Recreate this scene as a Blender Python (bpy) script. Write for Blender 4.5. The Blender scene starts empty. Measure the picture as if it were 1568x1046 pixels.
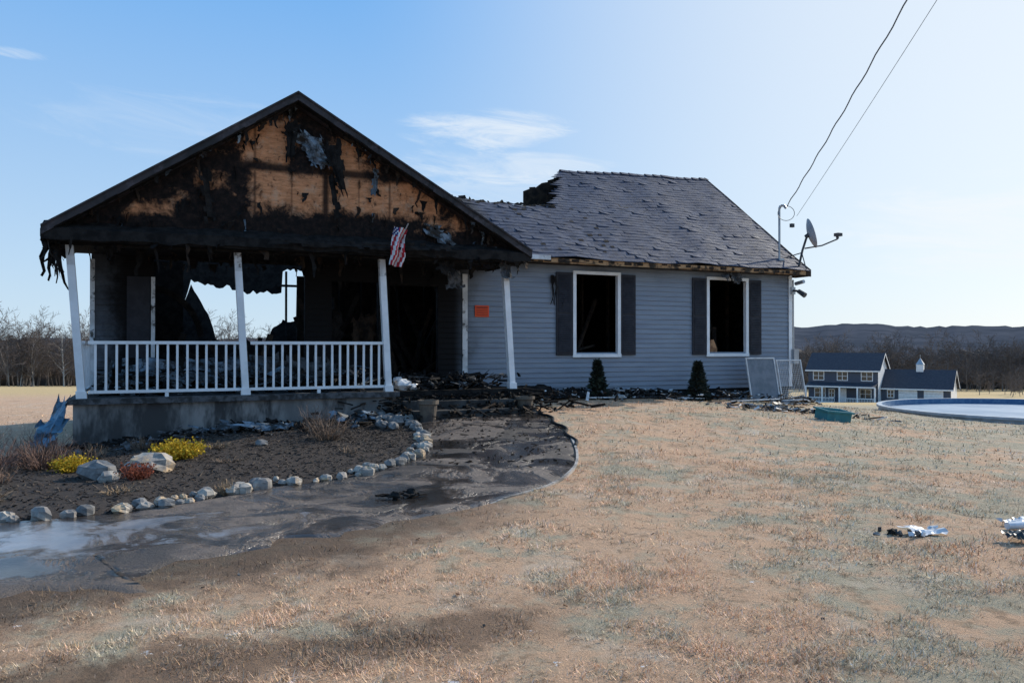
import bpy, math, random
import numpy as np
from mathutils import Vector, Matrix
random.seed(7); rng=np.random.default_rng(7)
scn=bpy.context.scene
# ------------------------------------------------------------------ node helpers
class S:
    def __init__(s,nt,o): s.nt=nt; s.o=o
    def _m(s,op,b=None,c=None,clamp=False):
        n=s.nt.nodes.new('ShaderNodeMath'); n.operation=op; n.use_clamp=clamp
        for i,v in enumerate((s,b,c)):
            if v is None: continue
            if isinstance(v,S): s.nt.links.new(v.o,n.inputs[i])
            else: n.inputs[i].default_value=v
        return S(s.nt,n.outputs[0])
    def __add__(s,b): return s._m('ADD',b)
    def __sub__(s,b): return s._m('SUBTRACT',b)
    def __mul__(s,b): return s._m('MULTIPLY',b)
    def __truediv__(s,b): return s._m('DIVIDE',b)
    def mx(s,b): return s._m('MAXIMUM',b)
    def mn(s,b): return s._m('MINIMUM',b)
    def abs(s): return s._m('ABSOLUTE')
    def pw(s,b): return s._m('POWER',b)
    def clamp(s): return s._m('ADD',0.0,clamp=True)
    def ss(s,a,b,lo=0.0,hi=1.0):
        n=s.nt.nodes.new('ShaderNodeMapRange'); n.interpolation_type='SMOOTHSTEP'
        s.nt.links.new(s.o,n.inputs[0])
        n.inputs[1].default_value=a; n.inputs[2].default_value=b
        n.inputs[3].default_value=lo; n.inputs[4].default_value=hi
        return S(s.nt,n.outputs[0])
def newmat(name):
    m=bpy.data.materials.new(name); m.use_nodes=True
    return m, m.node_tree, m.node_tree.nodes['Principled BSDF']
def tcoord(nt,kind='Object',scale=(1,1,1)):
    if kind=='World':
        n=nt.nodes.new('ShaderNodeNewGeometry'); o=n.outputs['Position']
    else:
        n=nt.nodes.new('ShaderNodeTexCoord'); o=n.outputs[kind]
    mp=nt.nodes.new('ShaderNodeMapping'); mp.inputs['Scale'].default_value=scale
    nt.links.new(o,mp.inputs[0]); return mp.outputs[0]
def noise(nt,co,scale,detail=6,rough=.6,dist=0):
    n=nt.nodes.new('ShaderNodeTexNoise'); nt.links.new(co,n.inputs['Vector'])
    n.inputs['Scale'].default_value=scale; n.inputs['Detail'].default_value=detail
    n.inputs['Roughness'].default_value=rough; n.inputs['Distortion'].default_value=dist
    return S(nt,n.outputs['Fac'])
def sep(nt,co):
    n=nt.nodes.new('ShaderNodeSeparateXYZ'); nt.links.new(co,n.inputs[0])
    return [S(nt,o) for o in n.outputs]
def mix(nt,f,a,b):
    n=nt.nodes.new('ShaderNodeMix'); n.data_type='RGBA'
    if isinstance(f,S): nt.links.new(f.o,n.inputs[0])
    else: n.inputs[0].default_value=f
    for i,v in ((6,a),(7,b)):
        if isinstance(v,tuple): n.inputs[i].default_value=(*v,1)
        else: nt.links.new(v,n.inputs[i])
    return n.outputs[2]
def bump(nt,bs,h,strength=.5,dist=.02):
    n=nt.nodes.new('ShaderNodeBump'); n.inputs['Strength'].default_value=strength
    n.inputs['Distance'].default_value=dist
    nt.links.new(h.o,n.inputs['Height']); nt.links.new(n.outputs[0],bs.inputs['Normal'])
def M(name,c1,c2=None,scale=4,rough=.8,lo=.38,hi=.62,bs=0,bscale=40,spec=.3,coord='Object',st=(1,1,1),c3=None,s3=20,metal=0,l3=(.5,.7)):
    m,nt,b=newmat(name)
    b.inputs['Roughness'].default_value=rough; b.inputs['Specular IOR Level'].default_value=spec
    b.inputs['Metallic'].default_value=metal
    co=tcoord(nt,coord,st)
    if c2 is None: c2=tuple(x*.75 for x in c1)
    col=mix(nt,noise(nt,co,scale,4).ss(lo,hi),c1,c2)
    if c3: col=mix(nt,noise(nt,co,s3,5,.7).ss(*l3),col,c3)
    nt.links.new(col,b.inputs['Base Color'])
    if bs: bump(nt,b,noise(nt,co,bscale,5,.7),bs,.02)
    return m
# ------------------------------------------------------------------ mesh builder
class MB:
    def __init__(s): s.v=[]; s.f=[]; s.m=[]
    def quad(s,*p,m=0):
        i=len(s.v); s.v+= [tuple(q) for q in p]; s.f.append(tuple(range(i,i+len(p)))); s.m.append(m)
    def box(s,x0,x1,y0,y1,z0,z1,m=0,mat=None):
        i=len(s.v)
        P=[(x0,y0,z0),(x1,y0,z0),(x1,y1,z0),(x0,y1,z0),(x0,y0,z1),(x1,y0,z1),(x1,y1,z1),(x0,y1,z1)]
        if mat is not None: P=[tuple(mat@Vector(p)) for p in P]
        s.v+=P
        for f in ((0,3,2,1),(4,5,6,7),(0,1,5,4),(1,2,6,5),(2,3,7,6),(3,0,4,7)):
            s.f.append(tuple(i+k for k in f)); s.m.append(m)
    def beam(s,p0,p1,w,t,m=0):
        p0=Vector(p0);p1=Vector(p1);d=p1-p0;L=d.length
        q=d.to_track_quat('X','Z').to_matrix().to_4x4(); q.translation=p0
        s.box(0,L,-w/2,w/2,-t/2,t/2,m,q)
    def tube(s,p0,p1,r0,r1=None,n=8,m=0,cap=False):
        if r1 is None:r1=r0
        p0=Vector(p0);p1=Vector(p1);d=(p1-p0)
        if d.length<1e-6:return
        d.normalize(); a=d.orthogonal().normalized(); b=d.cross(a)
        i=len(s.v)
        for p,r in((p0,r0),(p1,r1)):
            for k in range(n):
                t=2*math.pi*k/n; s.v.append(tuple(p+(a*math.cos(t)+b*math.sin(t))*r))
        for k in range(n):
            s.f.append((i+k,i+(k+1)%n,i+n+(k+1)%n,i+n+k)); s.m.append(m)
        if cap:
            s.f.append(tuple(i+k for k in range(n))[::-1]); s.m.append(m)
            s.f.append(tuple(i+n+k for k in range(n))); s.m.append(m)
    def path(s,pts,r,n=6,m=0):
        for a,b in zip(pts[:-1],pts[1:]): s.tube(a,b,r,r,n,m)
    def make(s,name,mats,parent=None,smooth=False):
        me=bpy.data.meshes.new(name); me.from_pydata(s.v,[],s.f)
        for mt in (mats if isinstance(mats,(list,tuple)) else [mats]): me.materials.append(mt)
        me.polygons.foreach_set('material_index',s.m)
        if smooth: me.polygons.foreach_set('use_smooth',[True]*len(s.f))
        me.update()
        o=bpy.data.objects.new(name,me); scn.collection.objects.link(o)
        if parent: o.parent=parent
        return o
def empty(name,loc=(0,0,0),rz=0,parent=None):
    o=bpy.data.objects.new(name,None); o.location=loc; o.rotation_euler=(0,0,rz)
    scn.collection.objects.link(o); o.parent=parent; return o
# ------------------------------------------------------------------ terrain
def vnoise(x,y,seed=0):
    x=np.asarray(x,float);y=np.asarray(y,float)
    xi=np.floor(x).astype(np.int64);yi=np.floor(y).astype(np.int64);fx=x-xi;fy=y-yi
    fx=fx*fx*(3-2*fx);fy=fy*fy*(3-2*fy)
    def h(a,b):
        n=(a*374761393+b*668265263+seed*1442695041)&0x7fffffff
        n=((n^(n>>13))*1274126177)&0x7fffffff
        return ((n^(n>>16))&0xffff)/65535.
    return (h(xi,yi)*(1-fx)+h(xi+1,yi)*fx)*(1-fy)+(h(xi,yi+1)*(1-fx)+h(xi+1,yi+1)*fx)*fy-.5
CP=np.array([(0,0,0),(-5,2,0),(5,2,0),(-3,6,0),(3,6,0),(-4.9,7.65,0),(-1.4,7.2,0),(-.5,8.1,0),(-1.86,10.1,.05),(.5,9.6,.05),(.86,12,.15),(-1.4,11.8,.12),(-2,14.8,.25),(-4.5,11,.03),(-7.2,13,-.05),(-4.83,14.1,.2),(-2.36,15.3,.32),(.1,16.3,.38),(.57,15.7,.36),(1.5,18.5,.48),(3,19.3,.44),(5,20.3,.34),(7.6,21.7,.16),(4.1,12,.03),(7,18,.1),(10,20,-.2),(12,20,-.32),(13.3,20.5,-.4),(14,25,-.52),(16.8,25.3,-.54),(19,26,-.6),(20,18,-.4),(10,8,0),(14,10,-.1),(-9,16,-.2),(-12,20,-.3),(-12,8,-.05),(-20,20,-.6),(-10,0,0),(10,0,0),(0,-10,0),(-15,-10,0),(20,-5,0),(0,25,.1),(5,30,-.3),(-5,30,-.5),(25,25,-.8),(28,8,-.3),(-25,5,-.2),(0,-30,0)],float)
def _k(r): return np.where(r>1e-9,r*r*np.log(r+1e-12),0)
n_=len(CP); K=_k(np.hypot(CP[:,None,0]-CP[None,:,0],CP[:,None,1]-CP[None,:,1]))+np.eye(n_)*.6
Pm=np.c_[np.ones(n_),CP[:,:2]]
A=np.block([[K,Pm],[Pm.T,np.zeros((3,3))]]); W=np.linalg.solve(A,np.r_[CP[:,2],0,0,0])
def sst(a,b,x): t=np.clip((x-a)/(b-a),0,1); return t*t*(3-2*t)
def H(x,y,det=True):
    x=np.asarray(x,float);y=np.asarray(y,float)
    z=W[n_]+W[n_+1]*x+W[n_+2]*y
    for i in range(n_): z=z+W[i]*_k(np.hypot(x-CP[i,0],y-CP[i,1]))
    d=np.maximum(y,20)
    fl=-.05-.045*(np.minimum(d,330)-20)
    fr=-.35-.066*(np.clip(d,25,118)-25)-.042*(np.clip(d,118,330)-118)
    w=sst(-.2,.3,x/np.maximum(np.hypot(x,y),1))
    far=fl*(1-w)+fr*w
    t=sst(24,40,np.hypot(x,y))
    z=z*(1-t)+far*t
    if det:
        nr=1-sst(25,60,np.hypot(x,y))
        z=z+nr*(.032*vnoise(x/.9,y/.9,1)+.020*vnoise(x/.33,y/.33,2)+.06*vnoise(x/2.7,y/2.7,3))
    return z
def h1(x,y): return float(H(x,y))
xs=np.unique(np.r_[-np.geomspace(14,3500,40),np.arange(-14,20,.14),np.geomspace(20,3500,40)])
ys=np.unique(np.r_[-np.geomspace(1,1500,26),np.arange(-1,32,.14),np.geomspace(32,3800,46)])
X,Y=np.meshgrid(xs,ys); Z=H(X,Y)
nx,ny=len(xs),len(ys)
co=np.c_[X.ravel(),Y.ravel(),Z.ravel()]
idx=np.arange(nx*ny).reshape(ny,nx)
fq=np.stack([idx[:-1,:-1],idx[:-1,1:],idx[1:,1:],idx[1:,:-1]],-1).reshape(-1,4)
def npmesh(name,co,faces,mats,smooth=True,parent=None):
    k=faces.shape[1]; me=bpy.data.meshes.new(name)
    me.vertices.add(len(co)); me.vertices.foreach_set('co',co.astype(np.float32).ravel())
    me.loops.add(faces.size); me.loops.foreach_set('vertex_index',faces.astype(np.int32).ravel())
    me.polygons.add(len(faces)); me.polygons.foreach_set('loop_start',(np.arange(len(faces))*k).astype(np.int32))
    try: me.polygons.foreach_set('loop_total',np.full(len(faces),k,np.int32))
    except Exception: pass
    me.polygons.foreach_set('use_smooth',np.full(len(faces),smooth))
    for m in (mats if isinstance(mats,(list,tuple)) else [mats]): me.materials.append(m)
    me.update(calc_edges=True); me.validate()
    o=bpy.data.objects.new(name,me); scn.collection.objects.link(o)
    if parent:o.parent=parent
    return o
# grass colour shared by the soil sheet and the blades (world position)
def grass_color(nt,dark=1.0):
    co=tcoord(nt,'World'); x,y,z=sep(nt,co)
    D=lambda *c_: tuple(v*dark for v in c_)
    n1=noise(nt,co,.55,4,.6); n2=noise(nt,co,2.4,5,.7)
    k=(n1+(n2-.5)*1.0+x*.016+y.ss(6,2)*.03)
    c=mix(nt,k.ss(.46,.70),D(.74,.49,.325),D(.52,.455,.335))
    c=mix(nt,noise(nt,co,1.3,5,.65,.4).ss(.53,.66)*.65,c,D(.74,.60,.46))
    c=mix(nt,noise(nt,co,5,4,.8).ss(.51,.66)*.6,c,D(.27,.19,.125))
    c=mix(nt,noise(nt,co,.8,6,.75,.6).ss(.60,.68)*.7,c,D(.20,.145,.10))
    dd=(x*1.04+8.5-y)*.69
    fr=(dd+(n1-.5)*2.6+(n2-.5)*1.6).ss(1.2,.1)*x.ss(1.0,-1.2)*y.ss(12,9)
    c=mix(nt,fr*.85,c,D(.115,.088,.07))
    tr=((x*.42+4.9-y).abs()+(n2-.5)*1.2).ss(.55,.1)*x.ss(.6,-.2)*x.ss(-5,-3.5)
    c=mix(nt,tr*.7,c,D(.16,.11,.08))
    snow=(noise(nt,co,3.3,6,.8)+y.ss(8,4)*.04).ss(.685,.71)*.9
    c=mix(nt,snow,c,(.80,.81,.83))
    c=mix(nt,y.ss(35,70),c,(.52,.38,.20))
    return c,co
gm,nt,b=newmat('dormant_grass_soil'); c,co_=grass_color(nt,.75)
nt.links.new(c,b.inputs['Base Color'])
b.inputs['Roughness'].default_value=.95; b.inputs['Specular IOR Level'].default_value=.1
bump(nt,b,noise(nt,co_,40,6,.8)+noise(nt,co_,9,4,.6)*.9,.9,.035)
npmesh('grass_ground',co,fq,gm)
bm_,nt,b=newmat('dormant_grass_blades'); c,co_=grass_color(nt,1.25)
at=nt.nodes.new('ShaderNodeAttribute'); at.attribute_name='tint'
hs=nt.nodes.new('ShaderNodeMix'); hs.data_type='RGBA'; hs.blend_type='MULTIPLY'; hs.inputs[0].default_value=1
nt.links.new(c,hs.inputs[6]); nt.links.new(at.outputs['Color'],hs.inputs[7]); nt.links.new(hs.outputs[2],b.inputs['Base Color'])
b.inputs['Roughness'].default_value=.8; b.inputs['Specular IOR Level'].default_value=.12
# ------------------------------------------------------------------ curves of the yard
def resample(P,n):
    P=np.array(P,float); out=[]
    Q=np.vstack([2*P[0]-P[1],P,2*P[-1]-P[-2]])
    for i in range(1,len(Q)-2):
        for t in np.linspace(0,1,24,endpoint=False):
            a,b_,c_,d_=Q[i-1],Q[i],Q[i+1],Q[i+2]
            out.append(.5*((2*b_)+(-a+c_)*t+(2*a-5*b_+4*c_-d_)*t*t+(-a+3*b_-3*c_+d_)*t**3))
    out.append(P[-1]); out=np.array(out)
    s=np.r_[0,np.cumsum(np.hypot(*np.diff(out,axis=0).T))]
    t=np.linspace(0,s[-1],n); return np.c_[np.interp(t,s,out[:,0]),np.interp(t,s,out[:,1])]
ROCK=[(-11,6.4),(-7,6.9),(-4.92,7.45),(-3.88,8.05),(-2.9,9.2),(-1.86,10.1),(-1.32,11.3),(-1.36,12.8),(-1.75,14.2),(-2.05,15.1)]
EDGE=[(-11,2.6),(-3.34,5.19),(-2.77,5.78),(-2.09,6.64),(-1.39,7.24),(-.56,8.1),(.48,9.4),(.90,11.0),(.9,13.4),(.5,16.3)]
BACK=[(-15,11.6),(-9.5,12.4),(-7.25,13.22),(-4.83,14.3),(-3.6,14.85),(-2.3,15.42)]
rock=resample(ROCK,200); edge=resample(EDGE,200); back=resample(BACK,200)
ej=edge.copy(); s_=np.arange(200)/200.
wob=(1-sst(.45,.62,s_)); dv_=edge-rock; dv_/=np.hypot(*dv_.T)[:,None]
ej+=dv_*(wob*(.8*vnoise(s_*16,s_*0,5)+.5*vnoise(s_*50,s_*0,6)+.3*vnoise(s_*110,s_*0,9)))[:,None]
def ribbon(name,a,b,m,off,mat,crown=0):
    t=np.linspace(0,1,m)[None,:,None]
    P=a[:,None,:]*(1-t)+b[:,None,:]*t
    z=H(P[...,0],P[...,1])+off*np.minimum(1,np.minimum(t[...,0],1-t[...,0])*m/1.5)+crown
    n=len(a); c=np.c_[P[...,0].ravel(),P[...,1].ravel(),z.ravel()]
    I=np.arange(n*m).reshape(n,m)
    f=np.stack([I[:-1,:-1],I[1:,:-1],I[1:,1:],I[:-1,1:]],-1).reshape(-1,4)
    return npmesh(name,c,f,mat)
wm,nt,b=newmat('wet_sooty_dirt_path'); co_=tcoord(nt,'World')
n1=noise(nt,co_,1.1,6,.65,.7); n2=noise(nt,co_,6,7,.75); n0=noise(nt,co_,.6,5,.6,.5)
c=mix(nt,n2.ss(.35,.65),(.095,.074,.062),(.17,.135,.112))
c=mix(nt,n0.ss(.46,.60)*.85,c,(.036,.030,.027))
c=mix(nt,n1.ss(.48,.58)*.85,c,(.020,.018,.017)); 
c=mix(nt,noise(nt,co_,22,5,.8).ss(.55,.68)*.6,c,(.018,.016,.015)); 
x,y,z=sep(nt,co_)
el=((x+4.0)*(x+4.0)+(y-x*.3-8.1)*(y-x*.3-8.1)*6.0)._m('SQRT')
ice=noise(nt,co_,1.7,8,.72,.8)+el*-.10+.15
c=mix(nt,ice.ss(.52,.62)*.5,c,(.34,.38,.44))
d2=(y-x*.34-6.3)*.95+(n2-.5)*1.5+(n1-.5)*1.0
mud=d2.ss(.75,.15)*x.ss(-1.6,-2.4)
c=mix(nt,mud,c,(.10,.076,.06)); nt.links.new(c,b.inputs['Base Color'])
wet=n1.ss(.42,.54).mx(ice.ss(.42,.52))*(mud*-.8+1.0)
nt.links.new(wet.ss(0,1,.6,.08).o,b.inputs['Roughness'])
bump(nt,b,(n2+noise(nt,co_,45,5,.7)*.6)*wet.ss(0,1,1,.12),.9,.035)
ribbon('walkway',rock,ej,60,.02,wm)
mulch=M('mulch',(.030,.024,.021),(.062,.048,.040),scale=30,rough=.95,bs=1,bscale=60,coord='World',c3=(.13,.10,.08),s3=90,l3=(.6,.7))
ribbon('mulch_bed',back,rock,90,.02,mulch)
# ------------------------------------------------------------------ grass blades (one object)
def inpoly(px,py,poly):
    r=np.zeros(len(px),bool); n=len(poly); j=n-1
    for i in range(n):
        xi,yi=poly[i];xj,yj=poly[j]
        if yi!=yj:
            c_=((yi>py)!=(yj>py))&(px<(xj-xi)*(py-yi)/(yj-yi)+xi); r^=c_
        j=i
    return r
OX,OY,ANG=-7.16,13.26,math.radians(24.2); CU,SU=math.cos(ANG),math.sin(ANG)
def HW(u,v): return OX+u*CU-v*SU, OY+u*SU+v*CU
pathpoly=np.vstack([rock,ej[::-1]])[::2]; bedpoly=np.vstack([back,rock[::-1]])[::3]
def blades(n,r0,r1,l,w):
    r=np.sqrt(rng.uniform(r0*r0,r1*r1,n)); a=rng.uniform(-.78,.80,n)
    x=r*np.sin(a);y=r*np.cos(a)
    cl=vnoise(x/.22,y/.22,31)+.6*vnoise(x/.6,y/.6,32)
    keep=(rng.uniform(0,1.25,n)<.62+1.5*cl)
    keep&=~(inpoly(x,y,pathpoly)&((y-.34*x-6.3>.1+.5*rng.random(n))|(x>-2)))&~inpoly(x,y,bedpoly)
    u=(x-OX)*CU+(y-OY)*SU; v=-(x-OX)*SU+(y-OY)*CU
    keep&=~((u>-.3)&(u<17.3)&(v>-.15)&(v<10.5)&((v>1.7)|(u<8)))
    keep&=np.hypot(x-16.8,y-25.3)>4.75
    dd=(x*1.04+8.5-y)*.69
    keep&=~((dd<.7+.8*vnoise(x/.4,y/.4,77))&(x<0)&(rng.uniform(0,1,n)<.75))
    x=x[keep];y=y[keep];cl=cl[keep];n=len(x); z=H(x,y)-.004
    az=rng.uniform(0,2*np.pi,n); el=np.abs(rng.normal(.40,.45,n)); L=l*rng.uniform(.4,1.4,n)*np.clip(1+1.1*cl,.5,1.8); ww=w*rng.uniform(.6,1.3,n)
    dx=np.cos(az)*np.cos(el)*L;dy=np.sin(az)*np.cos(el)*L;dz=np.sin(el)*L+.006
    sx=-np.sin(az)*ww;sy=np.cos(az)*ww
    P=np.stack([np.c_[x-sx,y-sy,z],np.c_[x+sx,y+sy,z],np.c_[x+dx,y+dy,z+dz]],1).reshape(-1,3)
    t=rng.uniform(.35,1.3,n); T=np.c_[t*rng.uniform(.95,1.05,n),t*.98,t*rng.uniform(.8,1.1,n),np.ones(n)]
    return P,np.repeat(T,3,0)
Ps,Ts=zip(blades(190000,2.5,6.5,.036,.0026),blades(170000,6.5,12,.046,.0042),blades(130000,12,30,.055,.009))
P=np.vstack(Ps);T=np.vstack(Ts)
g=npmesh('grass_blades',P,np.arange(len(P)).reshape(-1,3),bm_,smooth=False)
ca=g.data.color_attributes.new('tint','FLOAT_COLOR','POINT'); ca.data.foreach_set('color',T.astype(np.float32).ravel())
# ------------------------------------------------------------------ materials
def siding_mat():
    m,nt,b=newmat('blue_gray_vinyl_siding'); co=tcoord(nt,'Object'); x,y,z=sep(nt,co)
    base=mix(nt,noise(nt,tcoord(nt,'Object',(.6,.6,6)),2,4).ss(.3,.7),(.245,.28,.33),(.20,.23,.28))
    soot=(x.ss(6.9,8.6,1,0)*.6+noise(nt,co,1.6,6,.65)*.9-.42)+z.ss(3.0,3.65)*.3
    base=mix(nt,soot.ss(.15,.75)*.85,base,(.05,.05,.055))
    burn=(x+(noise(nt,co,2.5,6,.7)-.5)*.9).ss(.0,.6)*x.ss(7.6,7.2)
    base=mix(nt,burn*.98,base,(.014,.013,.013))
    nt.links.new(base,b.inputs['Base Color'])
    b.inputs['Roughness'].default_value=.55
    nt.links.new(burn.ss(0,1,.2,.02).o,b.inputs['Specular IOR Level'])
    bump(nt,b,noise(nt,tcoord(nt,'Object',(.5,1,4)),3,4),.2,.02); return m
siding=siding_mat()
white=M('white_vinyl',(.80,.81,.82),(.70,.71,.72),rough=.45,scale=3,c3=(.35,.34,.33),s3=7,l3=(.68,.82))
white_s=M('scorched_white',(.70,.71,.72),(.5,.5,.5),rough=.6,scale=3,c3=(.05,.045,.04),s3=4,l3=(.54,.64))
char=M('charred_wood',(.009,.0085,.0085),(.022,.020,.019),rough=.85,scale=6,bs=.8,bscale=25,spec=.12)
char2=M('charred_wood_brown',(.016,.013,.012),(.05,.034,.024),rough=.85,scale=5,bs=.8,bscale=30,spec=.15)
ash=M('ash_gray',(.11,.11,.115),(.035,.035,.035),rough=.95,scale=8,bs=.6,bscale=50)
conc=M('concrete',(.27,.255,.24),(.15,.145,.14),rough=.9,scale=2.5,bs=.3,bscale=30,c3=(.055,.053,.052),s3=1.4,l3=(.44,.6),st=(1,1,.35))
blackm=M('black_shutter',(.020,.020,.026),(.030,.030,.037),rough=.55,spec=.2)
wood=M('bare_lumber',(.40,.24,.12),(.28,.15,.07),rough=.8,scale=3,c3=(.04,.03,.02),s3=3,l3=(.48,.58))
wrap=M('house_wrap',(.20,.26,.32),(.07,.09,.11),rough=.5,scale=3,c3=(.02,.02,.02),s3=5,l3=(.42,.56))
tarp=M('blue_tarp',(.09,.21,.31),(.045,.11,.18),rough=.45,scale=3,spec=.5,c3=(.02,.03,.04),s3=5,l3=(.5,.62))
metal=M('galvanized_metal',(.40,.41,.43),(.32,.33,.35),rough=.4,metal=.6)
dkmetal=M('dark_metal',(.06,.06,.065),rough=.5)
stone=M('field_stone',(.38,.345,.30),(.20,.185,.175),rough=.9,scale=5,bs=.5,bscale=18,coord='World',c3=(.42,.31,.20),s3=2.2,l3=(.53,.62))
stone2=M('gray_stone',(.22,.215,.21),(.12,.12,.12),rough=.85,scale=6,bs=.5,bscale=18,coord='World')
def shingle_mat():
    m,nt,b=newmat('asphalt_shingles'); co=tcoord(nt,'Object')
    c=mix(nt,noise(nt,co,1.6,5,.6).ss(.35,.65),(.028,.040,.075),(.048,.062,.102))
    c=mix(nt,noise(nt,co,7,5,.7).ss(.45,.66)*.7,c,(.015,.019,.032))
    c=mix(nt,noise(nt,co,45,4,.8).ss(.62,.75)*.4,c,(.12,.14,.19))
    x,y,z=sep(nt,co); s=(x.ss(9.2,7.6)+noise(nt,co,1.8,6)-.5).ss(.3,.8)*.75
    c=mix(nt,s,c,(.014,.013,.014)); nt.links.new(c,b.inputs['Base Color'])
    b.inputs['Roughness'].default_value=.62; b.inputs['Specular IOR Level'].default_value=.3
    bump(nt,b,noise(nt,co,60,5,.8),.6,.012); return m
shingle=shingle_mat()
def ply_mat():
    m,nt,b=newmat('scorched_sheathing'); co=tcoord(nt,'Object'); x,y,z=sep(nt,co)
    nz=noise(nt,co,2.4,9,.72,.4); nf=noise(nt,co,9,6,.7)
    boxes=[(3.0,5.4,.42,.42,-.02),(3.4,4.52,.72,.34,-.0),(4.42,5.05,.33,.55,0),(5.1,4.5,1.2,.30,-.0),(2.0,4.6,.4,.2,.18),(1.05,4.05,.3,.1,.08),(5.0,5.05,.15,.3,.1),(1.5,4.28,.2,.1,.14),(2.2,5.15,.3,.08,.16),(6.3,4.1,.5,.12,.06)]
    acc=None
    for cx,cz,hw,hh,p in boxes:
        d=((x-cx).abs()-hw).mx((z-cz).abs()-hh)+(nz-.5)*1.2+p
        k=d.ss(-.16,.12,1,0); acc=k if acc is None else acc.mx(k)
    seam=((z-4.93).abs().ss(.03,.12,1,0)).mx((x-4.02).abs().ss(0.02,.09,1,0)).mx((x-2.75).abs().ss(0,.04,.7,0)).mx((x-5.25).abs().ss(0,.04,.7,0)).mx((x-3.4).abs().ss(0,.03,.5,0)).mx((x-4.65).abs().ss(0,.03,.5,0))
    acc=acc*(seam*-.92+1.0)*(nf.ss(.53,.68)*-.8+1.0)
    p=mix(nt,noise(nt,tcoord(nt,'Object',(1,1,4)),4,6,.7).ss(.3,.7),(.72,.34,.17),(.40,.17,.08))
    p=mix(nt,noise(nt,co,3.1,5,.7).ss(.5,.65)*.5,p,(.55,.38,.26))
    c=mix(nt,acc,mix(nt,nf.ss(.4,.7),(.009,.008,.008),(.035,.022,.018)),p); nt.links.new(c,b.inputs['Base Color'])
    b.inputs['Roughness'].default_value=.85; b.inputs['Specular IOR Level'].default_value=.12
    bump(nt,b,noise(nt,co,14,7,.8),.8,.03); return m
ply=ply_mat()
# ------------------------------------------------------------------ burned house (local frame u,v,z)
house=empty('burned_house',(OX,OY,0),ANG)
def lap(mb,u0,u1,z0,z1,v,holes,ch=.118):
    z=z0
    while z<z1-.01:
        zt=min(z+ch,z1); iv=[(u0,u1)]
        for a,b_,c_,d_ in holes:
            if z+ch*.5>c_ and z+ch*.5<d_:
                n=[]
                for p,q in iv:
                    if b_<=p or a>=q: n.append((p,q))
                    else:
                        if a>p:n.append((p,a))
                        if b_<q:n.append((b_,q))
                iv=n
        for p,q in iv:
            N=max(1,int((q-p)/.6)); r0=None
            for i in range(N+1):
                u=p+(q-p)*i/N; w=.006*float(vnoise(u*1.3,z*3,41)); dz=.008*float(vnoise(u*.5,z*7,42))
                if u<1.2: w+=.03*float(vnoise(u*3,z*5,43)); 
                cur=(u,w,dz)
                if r0:
                    a_,wa,da=r0
                    mb.quad((a_,v-.024+wa,z+da),(u,v-.024+w,z+dz),(u,v-.002,zt),(a_,v-.002,zt))
                    mb.quad((a_,v-.002,z+da),(u,v-.002,z+dz),(u,v-.024+w,z+dz),(a_,v-.024+wa,z+da))
                r0=cur
        z+=ch
VW=1.8; ZT=3.62
W1=(10.26,11.55,1.49,3.41); W2=(14.2,15.53,1.49,3.41); DOOR=(5.75,6.85,.8,3.0); BIG=(1.09,3.95,.8,3.35); BIG2=(4.5,5.5,1.5,3.1)
s=MB(); lap(s,7.5,17.03,.58,ZT,VW,[W1,W2]); s.make('siding_front',siding,house)
s=MB(); lap(s,.02,7.5,.8,ZT,VW,[BIG,BIG2,DOOR]); s.make('siding_porch_wall',siding,house)
def wallpanels(mb,u0,u1,z0,z1,v0,v1,holes):
    us=sorted({u0,u1,*[h[0] for h in holes],*[h[1] for h in holes]})
    for a,b_ in zip(us[:-1],us[1:]):
        hs=[h for h in holes if h[0]<(a+b_)/2<h[1]]
        z=z0
        for h in sorted(hs,key=lambda q:q[2]):
            if h[2]>z: mb.box(a,b_,v0,v1,z,h[2])
            z=h[3]
        if z<z1: mb.box(a,b_,v0,v1,z,z1)
s=MB()
wallpanels(s,.03,17.02,.5,ZT-.01,VW,VW+.14,[W1,W2,DOOR,BIG,BIG2])
s.box(16.88,17.02,VW+.14,10,.5,ZT)
s.box(.03,.17,VW+.14,10,.5,2.9)
s.box(8.2,8.3,VW+.14,10,.5,3.9)
s.box(8.3,16.88,9.86,10,.5,ZT)
s.quad((17.02,VW,ZT),(17.02,10,ZT),(17.02,5.9,6.8))
s.make('framing_walls',char,house)
s=MB()
prof=[(.1,3.0,3.0),(1.9,3.0,3.0),(2.07,3.5,3.6),(2.25,3.15,3.56),(2.45,2.8,3.5),(2.6,2.5,3.52),(2.75,1.95,3.44),(2.95,1.8,3.4),(3.05,1.85,3.5),(3.2,1.8,3.38),(3.5,1.9,3.33),(3.62,1.9,3.22),(3.8,1.75,3.3),(4.0,1.8,3.27),(4.2,1.8,3.35),(4.34,2.2,3.25),(4.4,2.3,3.3),(4.62,2.4,3.3),(4.66,2.5,3.95),(4.8,2.45,4.0),(5.05,2.45,4.05),(5.07,3.6,4.02),(5.27,3.7,3.98),(5.4,3.8,3.8),(8.3,3.8,3.8)]
fine=[]
for (a,b0,t0),(c_,b1,t1) in zip(prof[:-1],prof[1:]):
    n=max(1,int((c_-a)/.07)) if a>=1.9 and a<5.3 else 1
    for i in range(n):
        t=i/n; j=random.uniform(-.05,.05) if n>1 else 0
        fine.append((a+(c_-a)*t,b0+(b1-b0)*t-abs(j),t0+(t1-t0)*t+j))
fine.append(prof[-1])
for a,b_ in zip(fine[:-1],fine[1:]):
    s.quad((a[0],9.9,.4),(b_[0],9.9,.4),(b_[0],9.9,b_[1]),(a[0],9.9,a[1]))
    s.quad((a[0],9.9,a[2]),(b_[0],9.9,b_[2]),(b_[0],9.9,4.9),(a[0],9.9,4.9))
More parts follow.
